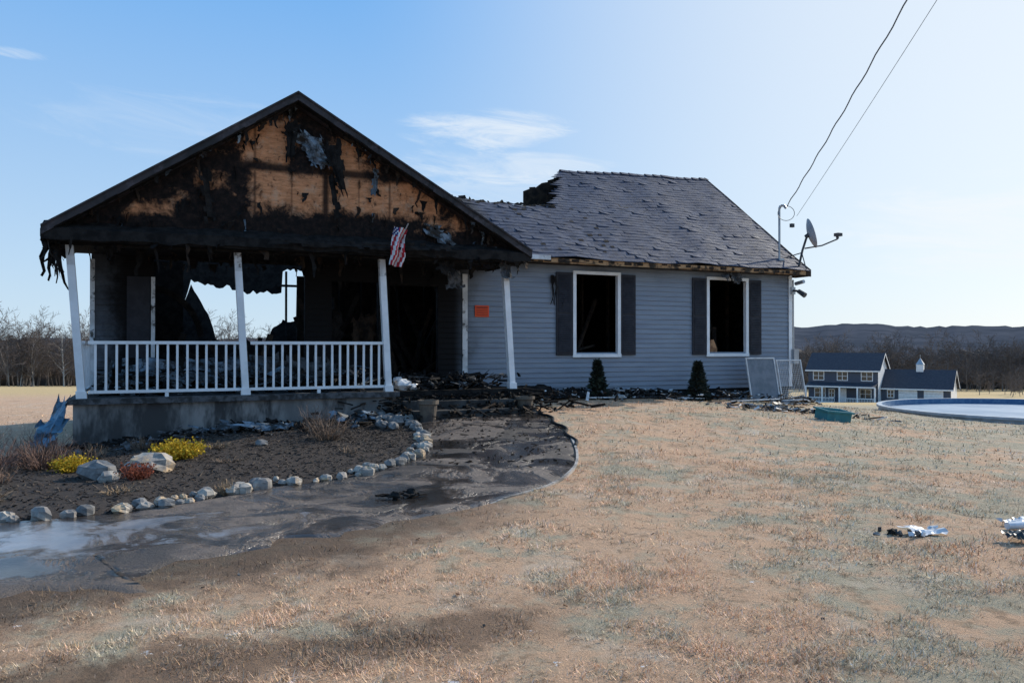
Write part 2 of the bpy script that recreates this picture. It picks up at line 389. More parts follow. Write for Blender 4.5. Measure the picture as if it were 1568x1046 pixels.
s.box(4.72,4.78,9.8,9.88,.8,3.95); s.box(4.5,5.3,9.8,9.86,3.48,3.55)
s.make('back_wall',char,house)
s=MB(); s.box(.2,16.8,1.95,9.8,.6,.79); s.make('floor_interior',char,house)
s=MB(); s.box(8.31,16.87,1.95,9.85,3.5,3.55); s.make('ceiling_interior',char,house)
s=MB()
for i in range(10): s.box(9.0+i*.8,9.05+i*.8,3.4,3.5,.8,3.5,0)
s.beam((10.6,2.5,1.2),(11.6,3.0,2.9),.05,.1,0); s.beam((10.3,2.3,1.5),(11.3,2.6,1.7),.08,.05,0); s.beam((14.6,2.6,3.2),(15.5,3.0,1.6),.05,.1,0); s.beam((15.0,2.5,1.0),(15.1,2.6,2.2),.1,.05,0)
s.make('charred_room_framing',[char2,ash],house)
s=MB(); s.box(14.35,14.75,2.05,2.2,1.3,1.62,0); s.quad((14.36,2.04,1.62),(14.74,2.04,1.62),(14.66,2.08,1.86),(14.45,2.08,1.82),m=0); s.box(14.7,15.2,2.1,2.3,1.2,1.55,1)
s.make('insulation_chunk',[M('orange_insulation',(.5,.25,.12),(.22,.1,.05),scale=6),char],house)  # orange insulation chunk inside the right window, beside a charred block
s=MB(); s.box(8.0,17.0,VW+.03,9.98,-.9,.575); s.box(.02,8.0,VW+.2,9.98,-1.2,.6)
s.box(-.12,5.35,-.12,VW+.19,-1.2,.70); s.box(5.35,7.99,.0,VW+.19,-1.2,.70)
s.make('foundation',conc,house)
s=MB(); s.box(-.2,5.4,-.2,VW-.03,.703,.80,0); s.box(5.4,8.05,-.1,VW-.03,.703,.80,1)
s.make('porch_deck',[ash,char],house)
s=MB(); s.box(5.45,7.7,-.5,-.12,.2,.62); s.box(5.5,7.6,-.85,-.5,.2,.46); s.make('porch_steps',[M('sooty_step',(.07,.068,.066),(.03,.029,.028),rough=.9,scale=5)],house)
s=MB()
for i,u in enumerate((0,2.6,5.23,7.85)):
    l=[-.19,-.15,-.14,-.17][i]
    zb,zt=.80,3.36; w=.06
    for (za,zb2,ww,m) in ((zb,zb+.12,.08,0),(zb+.12,zt-.35,w,0),(zt-.35,zt,w*.98,1)):
        f=lambda z:(u+l*(z-.8)/2.56)
        i0=len(s.v)
        for z in (za,zb2):
            for sx,sy in((-1,-1),(1,-1),(1,1),(-1,1)): s.v.append((f(z)+sx*ww,sy*ww,z))
        for a,b_ in((0,1),(1,2),(2,3),(3,0)): s.f.append((i0+a,i0+b_,i0+b_+4,i0+a+4)); s.m.append(m)
        s.f.append((i0+4,i0+5,i0+6,i0+7)); s.m.append(m)
s.make('porch_posts',[white,white_s],house)
s=MB()
def rail(p,q,z0=.87,z1=1.73,n=15):
    p=Vector((*p,0));q=Vector((*q,0)); d=q-p
    s.beam(p+Vector((0,0,z1)),q+Vector((0,0,z1)),.075,.055); s.beam(p+Vector((0,0,z0+.03)),q+Vector((0,0,z0+.03)),.06,.05)
    for i in range(n):
        c_=p+d*((i+.7)/(n+.4)); j=random.gauss(0,.004); s.box(c_.x-.019+j,c_.x+.019+j,c_.y-.019,c_.y+.019,z0+.05,z1-.03)
rail((.09,0),(2.53,0)); rail((2.68,0),(5.15,0),n=16); rail((0,.09),(0,1.7),n=9)
for u in (1.3,3.9): s.box(u-.03,u+.03,-.03,.03,.8,.87)
s.make('porch_railing',white,house)
s=MB(); s.box(7.42,7.54,VW-.05,VW-.034,.8,3.3,1); s.box(16.95,17.06,VW-.055,VW-.0345,.58,ZT-.02,0); s.box(17.021,17.06,VW-.02,VW+.12,.58,ZT-.02,0)
s.box(1.04,1.11,VW-.06,VW-.034,1.45,3.0,1); s.box(5.5,5.56,VW-.06,VW-.034,1.2,3.1,2)
s.box(.0,.08,VW-.055,VW-.034,.8,3.3,1)
s.make('corner_trim',[white,white_s,char],house)
s=MB(); sh=MB()
for (a,b_,z0,z1) in (W1,W2):
    for (p,q,r,t) in ((a-.02,a+.065,z0,z1),(b_-.065,b_+.02,z0,z1)): s.box(p,q,VW-.06,VW+.05,r,t)
    s.box(a-.02,b_+.02,VW-.065,VW+.05,z1,z1+.075); s.box(a-.03,b_+.03,VW-.07,VW+.05,z0-.08,z0)
    for k,(p,q) in enumerate(((a-.47,a-.03),(b_+.03,b_+.45))):
        sh.box(p,q,VW-.06,VW-.034,z0-.03,z1+.03)
        for (r,t) in ((z0+.05,(z0+z1)/2-.04),((z0+z1)/2+.04,z1-.05)):
            z=r
            while z<t: sh.quad((p+.05,VW-.076,z),(q-.05,VW-.076,z),(q-.05,VW-.061,z+.035),(p+.05,VW-.061,z+.035)); z+=.045
sh.box(.62,1.02,VW-.06,VW-.034,1.45,3.0)
s.make('window_frames',white,house); sh.make('shutters',blackm,house)
# main roof
EZ,RZ,EV,RV=3.74,7.08,1.35,5.9
def roofpt(u,t,off=0,side=1):
    sag=-.10*math.sin(math.pi*min(1,max(0,(u-8)/9.3)))*t-.12*(1-min(1,max(0,(u-11.5)/3)))*t
    nz=.07*float(vnoise(u*1.1,t*5,11))+.03*float(vnoise(u*3,t*14,12))
    v=EV+(RV-EV)*t; 
    if side<0: v=2*RV-v
    return (u,v,EZ+(RZ-EZ)*t+sag+nz+off)
def tmax(u):
    j=.03*float(vnoise(u*4,0,21))+.02*float(vnoise(u*11,3,22))
    if u<10.7: return .50+j+.012*math.sin(u*2)
    if u<12.1: return min(1,.52+.47*((u-10.7)/1.3)**1.1+j*.4)
    return 1.0
s=MB(); NR=34; du=.32
for side in (1,-1):
    for r in range(NR):
        u=6.6-(du/2 if r%2 else 0)
        while u<17.32:
            u1=min(u+du,17.35); ua=max(u,6.6)
            if side<0 and u<12.4: u+=du; continue
            t0=r/NR; ta=min((r+1.15)/NR,tmax(ua)); tb=min((r+1.15)/NR,tmax(u1))
            if ta<=t0 and tb<=t0: u+=du; continue
            ta=max(ta,t0);tb=max(tb,t0)
            c1=.010+abs(random.gauss(0,.007)); c2=.010+abs(random.gauss(0,.007)); 
            if random.random()<.1: c1+=.03; 
            lo=t0-.1/NR
            A_=roofpt(ua+.002,lo,c1,side);B_=roofpt(u1-.002,lo,c2,side);C_=roofpt(u1-.002,tb,.004,side);D_=roofpt(ua+.002,ta,.004,side)
            s.quad(A_,B_,C_,D_); s.quad(roofpt(ua+.002,lo,.0,side),roofpt(u1-.002,lo,.0,side),B_,A_)
            u+=du
s.make('roof_shingles',shingle,house)
s=MB()
us=np.arange(6.6,17.36,.16)
for side in (1,-1):
    for a,b_ in zip(us[:-1],us[1:]):
        if side<0 and a<12.4: continue
        ta,tb=tmax(a)-.005,tmax(b_)-.005
        for i in range(6):
            P=[(a,ta*i/6),(b_,tb*i/6),(b_,tb*(i+1)/6),(a,ta*(i+1)/6)]
            s.quad(*[roofpt(u,t,-.012,side) for u,t in P]); s.quad(*[roofpt(u,t,-.14,side) for u,t in P][::-1])
        if side>0: s.quad(roofpt(a,ta,-.012),roofpt(b_,tb,-.012),roofpt(b_,tb,-.14),roofpt(a,ta,-.14))
for i in range(8):
    for side in (1,-1):
        p=roofpt(17.36,i/8,.03,side);q=roofpt(17.36,(i+1)/8,.03,side)
        s.quad(p,q,(q[0],q[1],q[2]-.2),(p[0],p[1],p[2]-.2)); s.quad((p[0]-.03,p[1],p[2]),(q[0]-.03,q[1],q[2]),(q[0]-.03,q[1],q[2]-.2),(p[0]-.03,p[1],p[2]-.2))
        s.quad((p[0]-.03,p[1],p[2]),p,q,(q[0]-.03,q[1],q[2]))
for k in range(5):
    u=7.6+k*.6; s.beam(roofpt(u,.3,-.22),roofpt(u,.47,-.2),.05,.14)
for i in range(8):
    u0=10.9+i*.2; s.quad((u0,RV+.1,5.6),(u0+.2,RV+.1,5.6),(u0+.2,RV+.1,6.3+.09*i+random.uniform(-.05,.05)),(u0,RV+.1,6.2+.09*i+random.uniform(-.05,.05)))
s.make('roof_deck',char2,house)
s=MB()
for i in range(18):
    u=12.05+i*.298; p=roofpt(u,1,.03)
    s.quad((u,RV-.13,p[2]-.07),(u+.31,RV-.13,p[2]-.085),(u+.31,RV,p[2]),(u,RV,p[2]+.012)); s.quad((u,RV,p[2]+.012),(u+.31,RV,p[2]),(u+.31,RV+.13,p[2]-.085),(u,RV+.13,p[2]-.07))
s.make('ridge_cap',shingle,house)
s=MB()
for i in range(70):
    u=random.uniform(6.7,10.8); t=tmax(u); p=roofpt(u,t,.0); w=random.uniform(.03,.12); hh=random.uniform(.01,.07)
    s.quad((p[0]-w,p[1]-.04,p[2]-.02),(p[0]+w,p[1]-.04,p[2]-.02),(p[0]+w*random.uniform(0,.8),p[1]+random.uniform(-.05,.1),p[2]+hh),(p[0]-w*random.uniform(0,.8),p[1]+random.uniform(-.05,.1),p[2]+hh*random.uniform(.4,1)))
for i in range(40):
    u=random.uniform(7.6,11.5); t=random.uniform(.05,.5)*1; p=roofpt(u,t,.02); w=random.uniform(.03,.07)
    s.quad((p[0]-w,p[1],p[2]),(p[0]+w,p[1],p[2]),(p[0]+w,p[1]+.08,p[2]+w),(p[0]-w,p[1]+.06,p[2]+w*.8))
s.make('burned_roof_edge',[char],house)
s=MB(); s.box(8.15,17.3,EV+.02,EV+.055,3.60,3.715,0); s.box(8.15,17.33,EV+.06,VW-.04,3.605,3.63,1); s.box(7.9,9.4,EV-.08,EV+.015,3.66,3.76,2)
s.box(17.2,17.34,EV-.0,VW+.1,3.57,3.72,1)
for i in range(26):
    u=8.2+i*.36; s.box(u,u+random.uniform(.06,.2),EV+.01,EV+.018,3.62+random.uniform(0,.05),3.70,1)
s.make('eave_fascia',[wood,char2,white_s],house)
# gable over porch
GL,GA,GR=(-.56,3.60),(3.45,6.25),(8.12,3.62)
def gz(u):
    if u<GA[0]:
        return GL[1]+(GA[1]-GL[1])*(u-GL[0])/(GA[0]-GL[0])
    return GR[1]+(GA[1]-GR[1])*(GR[0]-u)/(GR[0]-GA[0])
s=MB()
N=60; uu=np.linspace(-.3,7.9,N)
for a,b_ in zip(uu[:-1],uu[1:]):
    s.quad((a,.0,3.58),(b_,.0,3.58),(b_,0,gz(b_)-.05),(a,0,gz(a)-.05))
s.make('gable_sheathing',ply,house)
s=MB()
def slab(u0,u1,v0,v1,th=.16,n=14):
    us=np.linspace(u0,u1,n)
    for a,b_ in zip(us[:-1],us[1:]):
        za,zb=gz(a),gz(b_)
        s.quad((a,v0,za),(b_,v0,zb),(b_,v1,zb),(a,v1,za),m=0)
        s.quad((a,v0,za-th),(a,v1,za-th),(b_,v1,zb-th),(b_,v0,zb-th),m=1)
        s.quad((a,v0,za-th),(b_,v0,zb-th),(b_,v0,zb),(a,v0,za),m=1)
        s.quad((a,v1,za-th),(a,v1,za),(b_,v1,zb),(b_,v1,zb-th),m=1)
slab(GL[0],GA[0],-.38,3.4); slab(GA[0],GR[0],-.38,5.2)
s.quad((GL[0],-.38,GL[1]),(GL[0],3.4,GL[1]),(GL[0],3.4,GL[1]-.16),(GL[0],-.38,GL[1]-.16),m=1)
s.quad((GR[0],-.38,GR[1]-.16),(GR[0],5.2,GR[1]-.16),(GR[0],5.2,GR[1]),(GR[0],-.38,GR[1]),m=1)
s.make('gable_roof',[shingle,char],house)
s=MB()
brn=M('rake_board_burnt',(.036,.031,.034),(.015,.014,.015),rough=.6,scale=2,c3=(.075,.063,.07),s3=3,l3=(.5,.7),spec=.3)
for (a,b_) in ((GL,GA),(GA,GR)):
    n=22
    for i in range(n):
        ua=a[0]+(b_[0]-a[0])*i/n; ub=a[0]+(b_[0]-a[0])*(i+1)/n
        j=.012*random.random(); k1=.155+random.uniform(-.012,.012)
        za,zb=gz(ua)+.01,gz(ub)+.01
        s.quad((ua,-.40-j,za-k1),(ub,-.40-j,zb-k1),(ub,-.40-j,zb+.0),(ua,-.40-j,za+.0))
        s.quad((ua,-.43,za+.0),(ub,-.43,zb),(ub,-.33,zb+.012),(ua,-.33,za+.012)); s.quad((ua,-.43,za-.035),(ub,-.43,zb-.035),(ub,-.43,zb),(ua,-.43,za))
        s.quad((ua,-.40-j,za-k1),(ua,-.02,za-.18),(ub,-.02,zb-.18),(ub,-.40-j,zb-k1))
s.make('rake_boards',brn,house)
s=MB()
us=np.linspace(-.56,8.1,60)
def rg(u,k): return .035*float(vnoise(u*3,k,k))+.02*float(vnoise(u*9,k,k+3))
for a,b_ in zip(us[:-1],us[1:]):
    s.quad((a,-.38,3.57+rg(a,1)),(b_,-.38,3.57+rg(b_,1)),(b_,.02,3.74+rg(b_,2)*2),(a,.02,3.74+rg(a,2)*2))
    s.quad((a,-.385,3.40+rg(a,5)*1.6),(b_,-.385,3.40+rg(b_,5)*1.6),(b_,-.38,3.57+rg(b_,1)),(a,-.38,3.57+rg(a,1)))
s.box(-.57,8.1,-.375,-.33,3.42,3.55); s.box(-.5,8.0,-.33,.1,3.38,3.42)
s.box(-.3,8.0,-.09,.09,3.34,3.379); s.box(-.57,-.52,-.33,1.75,3.38,3.57); s.box(8.0,8.06,-.33,1.75,3.38,3.57)
s.quad((-.5,.1,3.42),(8.0,.1,3.42),(8.0,1.78,3.40),(-.5,1.78,3.40))
s.quad((-.5,.1,3.46),(-.5,1.78,3.46),(8.0,1.78,3.46),(8.0,.1,3.46))
s.make('porch_roof_beam',char,house)
def shred(mb,x,y,z,w,L,m=0,n=5,sw=.1):
    ang=random.uniform(0,math.pi); cx,cy=math.cos(ang)*w/2,math.sin(ang)*w/2
    px,py=x,y; prev=None
    for i in range(n+1):
        t=i/n; k=(1-t*.75)*random.uniform(.6,1.2)
        px+=random.gauss(0,sw*.35); py+=random.gauss(0,sw*.25); zz=z-L*t
        cur=((px-cx*k,py-cy*k,zz+random.gauss(0,.012)),(px+cx*k,py+cy*k,zz+random.gauss(0,.012)))
        if prev: mb.quad(prev[0],prev[1],cur[1],cur[0],m=m)
        prev=cur
s=MB()
for i in range(130):
    u=random.uniform(-.45,8.0); v=random.choice([-.36,-.2,0,.5,1.0,1.6]); 
    shred(s,u,v,3.42,random.uniform(.04,.22),min(.5,random.expovariate(1/.12)+.03),m=random.choice([0,0,0,1]),sw=.06)
for i in range(80):
    u=random.uniform(-.3,7.9); z=gz(u)-.15
    shred(s,u,random.uniform(-.3,-.03),z,random.uniform(.04,.16),min(.4,random.expovariate(1/.12)+.04),m=random.choice([0,0,1,1,2]),sw=.06)
for i in range(80):
    u=random.uniform(.4,7.6); z=random.uniform(3.7,gz(u)-.3)
    shred(s,u,-.03,z,random.uniform(.04,.2),random.uniform(.05,.25),m=random.choice([0,0,0,1,2]),sw=.04)
for i in range(18):
    shred(s,-.47+random.gauss(0,.04),random.uniform(-.35,1.4),3.4,random.uniform(.06,.16),random.uniform(.15,.75),m=0,sw=.10)
for i in range(60):
    u=random.uniform(1.1,6.9); shred(s,u,VW+.02,random.uniform(3.28,3.42),random.uniform(.08,.3),random.uniform(.06,.22) if u<3.9 else random.uniform(.1,.5),m=0,sw=.05)
s.make('charred_shreds',[char,char2,wrap],house)
def crumple(mb,o,a,b_,na,nb,amp,m=0,seed=0,ragged=.2,taper=0):
    o=Vector(o);a=Vector(a);b_=Vector(b_);n=a.cross(b_).normalized(); R=random.Random(seed); I={}
    for i in range(na+1):
        for j in range(nb+1):
            s_,t=i/na,j/nb; k=1-taper*t
            p=o+a*(.5+(s_-.5)*k)+b_*t+n*amp*(2.2*float(vnoise(s_*4+seed,t*2.5,seed))+1.1*float(vnoise(s_*11,t*7+seed,seed+1)))
            if i in(0,na) : p+=a*R.uniform(-.08,.08)
            if j in(0,nb): p+=b_*R.uniform(-.1,.1)
            I[i,j]=len(mb.v); mb.v.append(tuple(p))
    for i in range(na):
        for j in range(nb):
            bd=i in(0,na-1) or j in(0,nb-1)
            if bd and R.random()<ragged: continue
            mb.f.append((I[i,j],I[i+1,j],I[i+1,j+1],I[i,j+1])); mb.m.append(m)
s=MB()
crumple(s,(3.4,-.10,5.62),(.55,.0,-.06),(.25,-.02,-.6),12,14,.05,0,3,.3,.35)
crumple(s,(3.9,-.14,5.45),(.35,.0,.05),(.25,-.05,-.95),8,14,.05,1,5,.3,.6)
crumple(s,(3.25,-.08,5.75),(.3,.0,.05),(-.05,-.05,-.7),8,14,.05,1,15,.3,.6)
crumple(s,(4.05,-.09,4.9),(.14,0,0),(.12,-.02,-.9),4,12,.03,1,6,.3)
crumple(s,(4.9,-.08,5.1),(.13,0,.02),(-.05,-.02,-.6),4,10,.03,0,8,.4)
crumple(s,(1.8,-.07,4.75),(.2,0,0),(.1,-.02,-.9),4,10,.03,1,9,.4)
crumple(s,(5.9,-.07,4.1),(.6,0,-.2),(.1,-.03,-.3),6,5,.04,0,12,.4)
crumple(s,(3.0,-.45,3.60),(3.4,-.0,.03),(.05,-.06,-.14),30,4,.04,1,14,.3)
s.make('torn_house_wrap',[wrap,char],house)
s=MB()
for (u,z,L) in ((9.75,3.35,.7),(9.9,2.95,.35),(15.0,3.55,.25)):
    for k in range(3): shred(s,u+random.gauss(0,.04),VW-.07,z,.07,L,m=0,sw=.10)
for c_,r,m in (((14.9,1.5,3.50),.20,1),((14.55,1.5,3.45),.12,1),((6.6,.2,3.05),.2,1),((7.6,-.2,3.2),.15,1),((6.3,-.1,3.3),.2,0)):
    crumple(s,(c_[0]-r,c_[1],c_[2]+r),(2*r,.05,0),(.05,-.1,-2*r),6,6,.08,m,int(c_[0]*10),.4)
s.make('hanging_remnants',[char,ash],house)
s=MB()
for i in range(30):
    u=random.uniform(.5,7.9); v=random.uniform(2.4,9)
    if 1.2<u<5.4: continue
    h=random.uniform(1.2,3); s.beam((u,v,.8),(u+random.gauss(0,.25),v+random.gauss(0,.3),.8+h),.05,.1)
for i in range(26):
    u=random.uniform(3.9,7.6); v=random.uniform(2.2,4.5); s.beam((u,v,.8),(u+random.uniform(-1,1),v+random.uniform(-.5,.5),random.uniform(1.3,2.9)),.05,.1,random.choice([0,0,1]))
for i in range(14):
    u=random.uniform(1.2,4.2); s.beam((u,random.uniform(1.9,3),.8),(u+random.uniform(-.7,.7),random.uniform(2,3.2),random.uniform(1.2,1.95)),.06,.12,random.choice([0,0,1]))
for i in range(5): s.box(5.3+i*.55,5.36+i*.55,4.8,4.9,.8,4)
s.box(4.3,8.2,5.0,5.08,.8,3.4); s.box(.2,1.7,4.6,4.7,.8,3.6)
for k in range(14):
    t=k/14*1.5; t2=(k+1.05)/14*1.5
    s.beam((.9+1.1*math.sin(t),3.2,1.8+1.1*math.cos(t)),(.9+1.1*math.sin(t2),3.2,1.8+1.1*math.cos(t2)),.22,.12)
s.beam((2.0,3.2,1.8),(2.05,3.2,.8),.22,.12); s.beam((3.45,6.0,.8),(3.55,6.0,1.9),.1,.1)
# collapsed wallboard sheets leaning in the opening
crumple(s,(1.2,2.0,1.55),(1.3,.1,-.1),(.05,-.1,-.75),14,8,.08,0,71,.3); crumple(s,(2.6,2.1,1.45),(1.3,.0,.15),(-.05,-.1,-.65),14,8,.08,1,72,.3)
crumple(s,(4.0,2.3,2.6),(.8,.0,-.3),(.1,-.1,-1.7),10,14,.08,0,73,.3); crumple(s,(5.0,2.2,2.3),(.6,.1,.2),(-.1,-.1,-1.4),10,12,.08,1,74,.3)
s.make('charred_studs',[char,char2],house)
def debris(name,cells,n,zf,mats,size=(.05,.35),parent=None,flat=.3,lift=.1,wr=(.02,.12),tr=(.006,.04)):
    mb=MB()
    for i in range(n):
        u,v=cells(); z=zf(u,v)
        L=random.uniform(*size)*random.choice([1,1,1,2.2]); w=random.uniform(*wr); t=random.uniform(*tr)
        q=Matrix.Translation((u,v,z+random.uniform(0,lift)))@Matrix.Rotation(random.uniform(0,6.28),4,'Z')@Matrix.Rotation(random.gauss(0,flat),4,'Y')@Matrix.Rotation(random.gauss(0,flat),4,'X')
        i0=len(mb.v); mb.box(-L/2,L/2,-w/2,w/2,0,t,random.choice(range(len(mats))),q)
        for k in range(i0,i0+8):
            x,y,zz=mb.v[k]; mb.v[k]=(x+random.uniform(-.18,.18)*w,y+random.uniform(-.18,.18)*w,zz+random.uniform(-.2,.2)*t)
    return mb.make(name,mats,parent)
debris('porch_debris',lambda:(random.uniform(.2,5.2),random.uniform(.1,1.7)),380,lambda u,v:.8,[char,char,ash,wrap],parent=house,lift=.45)
debris('room_debris',lambda:(random.uniform(.9,6.0),random.uniform(2.0,4.5)),420,lambda u,v:.8,[char,char,char,ash,char2],parent=house,lift=.6,size=(.1,.5))
debris('doorway_debris',lambda:(random.gauss(6.6,.6),random.uniform(-.05,2.4)),460,lambda u,v:.8,[char,char,char,char,ash],parent=house,lift=.26,size=(.04,.24),wr=(.015,.08))
def gH(u,v): x,y=HW(u,v); return h1(x,y)
debris('debris_pile',lambda:(random.uniform(8.1,17.4),VW-.15-abs(random.gauss(0,.36))),1200,gH,[char,char,char,ash,white_s,wrap],parent=house,lift=.2,size=(.04,.22),wr=(.015,.07))
debris('step_debris',lambda:(random.gauss(6.9,1.0),-.05-abs(random.gauss(0,.42))),700,lambda u,v:gH(u,v)+max(0,.26+v*.35),[char,char,char,char,char2],parent=house,lift=.14,size=(.03,.22),wr=(.01,.07))
debris('bed_debris',lambda:(random.uniform(-.5,5.4),-.2-abs(random.gauss(0,.45))),380,gH,[char,char,wrap,ash],parent=house,lift=.1,size=(.04,.22),wr=(.015,.07))
s=MB()
crumple(s,(2.0,-.6,.36),(1.2,-.1,.0),(.2,-.35,-.08),10,5,.07,0,31,.3); crumple(s,(3.9,-.4,.42),(.9,.1,.1),(.1,-.3,-.15),8,4,.08,0,33,.3)
crumple(s,(.5,1.0,1.45),(2.6,.1,.0),(.1,-.2,-.5),16,6,.15,0,37,.3); crumple(s,(2.9,1.0,1.5),(1.6,.1,-.1),(.1,-.2,-.55),12,6,.15,1,39,.3)
crumple(s,(8.4,1.5,.75),(1.6,.0,.0),(.1,-.6,-.2),14,6,.10,2,47,.3); crumple(s,(12.0,1.6,.62),(1.6,.0,-.05),(.1,-.5,-.22),14,6,.10,2,48,.3)
crumple(s,(9.0,1.1,.58),(.7,.1,.0),(.1,-.3,-.08),8,5,.05,0,49,.3); crumple(s,(15.2,.6,.28),(.8,.1,-.02),(.1,-.3,-.06),8,5,.05,0,50,.3)
s.make('fallen_siding_sheets',[wrap,ash,char],house)
s=MB()
for i in range(12):
    u=8.4+i*.6+random.gauss(0,.3); v=.9+random.gauss(0,.3); z=gH(u,v)+.05
    s.beam((u,v,z),(u+random.uniform(.6,1.6),v+random.uniform(-.4,.3),z+random.uniform(-.05,.06)),.08,.02,random.choice([0,1,1,2]))
s.make('fallen_trim',[white_s,char,wrap],house)
s=MB(); crumple(s,(-.14,.0,.80),(-.22,.35,0),(-.30,-.1,-.80),9,14,.06,0,41,.1,-.3); crumple(s,(-.2,.0,.5),(-.45,.3,-.1),(-.15,-.25,-.42),8,10,.07,0,43,.2)
s.make('tarp',tarp,house)
s=MB(); s.box(7.72,8.06,VW-.05,VW-.035,2.34,2.60,0)
for k in range(5): s.box(7.75,8.03,VW-.053,VW-.0505,2.375+k*.042,2.385+k*.042+(.012 if k==4 else 0),1)
o=s.make('notice_sign',[M('orange_paper',(.80,.10,.03),(.72,.08,.025),rough=.7),blackm]); o.location=(OX,OY,0); o.rotation_euler=(0,0,ANG)
fl=MB(); rows,cols=24,14
def fp(i,j):
    s_,t=i/cols,j/rows
    w=.26*(1-.35*t)
    return (5.36+w*(s_-.5)-.14*t+.08*float(vnoise(t*4,s_,3)),-.52+.07*math.sin(s_*9+t*3)+.03*math.sin(t*8),3.92-.72*t-.05*s_)
for i in range(cols):
    for j in range(rows):
        m=(0 if ((i+j//3)//2)%2==0 else 1)
        if j<5 and i<5: m=2 if (i+j)%3 else 1
        fl.quad(fp(i,j),fp(i+1,j),fp(i+1,j+1),fp(i,j+1),m=m)
fl.tube((5.2,-.38,3.4),(5.44,-.62,3.97),.012,m=3)
o=fl.make('american_flag',[M('flag_red',(.50,.03,.04),rough=.8),M('flag_white',(.75,.73,.72),rough=.8),M('flag_blue',(.03,.05,.18),rough=.8),metal]); o.location=(OX,OY,0); o.rotation_euler=(0,0,ANG)
# mast, conduit, fixture
s=MB(); k=.32
s.tube((16.3+k,1.75,3.6),(16.3+k,1.75,5.42),.03,n=10); s.path([(16.3+k,1.75,5.42),(16.32+k,1.72,5.5),(16.38+k,1.66,5.5),(16.42+k,1.62,5.42)],.035,8)
s.box(16.22+k,16.38+k,1.66,1.84,4.0,4.06); s.tube((17.1,1.75,1.2),(17.1,1.75,3.5),.025); s.box(17.03,17.2,1.64,1.76,1.2,1.6)
L=[(16.4+k+.2*math.sin(t),1.6-.1*math.sin(t),5.28+.2*math.cos(t)) for t in np.linspace(0,5.2,16)]; s.path(L,.008,5,1)
s.box(16.5+k,16.6+k,1.5,1.58,4.9,5.0,1)
s.tube((17.1,1.55,3.18),(17.14,1.35,3.05),.06,.075,10,1,True); s.tube((17.06,1.7,3.2),(17.1,1.55,3.18),.03,m=1); s.box(17.0,17.14,1.7,1.745,3.1,3.3,0)
s.tube((17.05,1.6,3.38),(17.05,1.3,3.42),.05,m=0,cap=True)
s.make('service_mast',[metal,dkmetal],house)
sd=empty('satellite_dish',(*HW(17.22,1.5),3.86),ANG); sd.scale=(1.2,1.2,1.2)
s=MB(); N=24; c0=Vector((.10,-.05,.72)); ax=Vector((.80,-.52,.28)).normalized(); e1=Vector((0,0,1)); e1=(e1-ax*e1.dot(ax)).normalized(); e2=ax.cross(e1)
rings=[]
for k in range(6):
    r=.31*k/5; rings.append([c0+ax*(r*r*.9)+(e1*math.cos(2*math.pi*i/N)*1.12+e2*math.sin(2*math.pi*i/N))*r for i in range(N)])
for k in range(5):
    for i in range(N): s.quad(rings[k][i],rings[k][(i+1)%N],rings[k+1][(i+1)%N],rings[k+1][i])
s.make('reflector',M('dish_gray',(.5,.5,.52),rough=.5),sd,smooth=True)
s=MB(); s.path([(-.12,0,.0),(-.02,0,.35),(.08,-.03,.66)],.025,8); s.path([(.03,-.02,.40),(.35,-.22,.46),(.62,-.42,.60)],.016,8); s.path([(.62,-.42,.60),(.60,-.40,.72)],.03,8); s.box(.56,.70,-.48,-.36,.66,.73)
s.path([(-.15,-.25,-.1),(-.04,0,.3)],.012,6); s.path([(-.3,.25,.2),(-.04,0,.3)],.012,6); s.path([(.05,-.03,.66),(.12,-.07,.72)],.05,8)
s.make('mount_arm',dkmetal,sd)
mx,my=HW(16.67,1.68)
def cable(name,p0,p1,r,sag,tw=0):
    mb=MB(); n=90; P=[]
    for i in range(n+1):
        t=i/n; p=Vector(p0).lerp(Vector(p1),t); p.z-=sag*4*t*(1-t); 
        if tw: p+=Vector((math.cos(i*1.3)*tw,0,math.sin(i*1.3)*tw))
        P.append(p)
    mb.path(P,r,5); mb.make(name,dkmetal)
cable('power_line',(mx+.1,my,5.45),(4.66,-3,11.6),.013,.3,.012); cable('power_line',(mx+.35,my-.1,5.2),(5.15,-3,11.35),.005,.25)
s=MB(); s.tube((4.9,-3,-.5),(4.9,-3,12.2),.16,.12,12,cap=True); s.box(3.9,6.0,-3.06,-2.94,11.3,11.42); s.make('utility_pole',M('pole_wood',(.2,.15,.11),rough=.9))
# ------------------------------------------------------------------ stones
def rockmesh(mb,c,r,seed,m=0):
    R=random.Random(seed); nu,nv=9,6; sx,sy,sz=r*R.uniform(.9,1.4),r*R.uniform(.7,1.05),r*R.uniform(.6,.85); rot=R.uniform(0,3.1)
    J=[[R.uniform(.8,1.15) for _ in range(nu)] for _ in range(nv+1)]; i0=len(mb.v)
    for j in range(nv+1):
        th=math.pi*j/nv
        for i in range(nu):
            ph=2*math.pi*i/nu; k=J[j][i] if 0<j<nv else 1
            x,y,z=sx*math.sin(th)*math.cos(ph)*k,sy*math.sin(th)*math.sin(ph)*k,sz*math.cos(th)*k
            mb.v.append((c[0]+x*math.cos(rot)-y*math.sin(rot),c[1]+x*math.sin(rot)+y*math.cos(rot),c[2]+z))
    for j in range(nv):
        for i in range(nu):
            mb.f.append((i0+j*nu+i,i0+(j+1)*nu+i,i0+(j+1)*nu+(i+1)%nu,i0+j*nu+(i+1)%nu)); mb.m.append(m)
s=MB(); st=np.r_[0,np.cumsum(np.hypot(*np.diff(rock,axis=0).T))]; d=.0; k=0
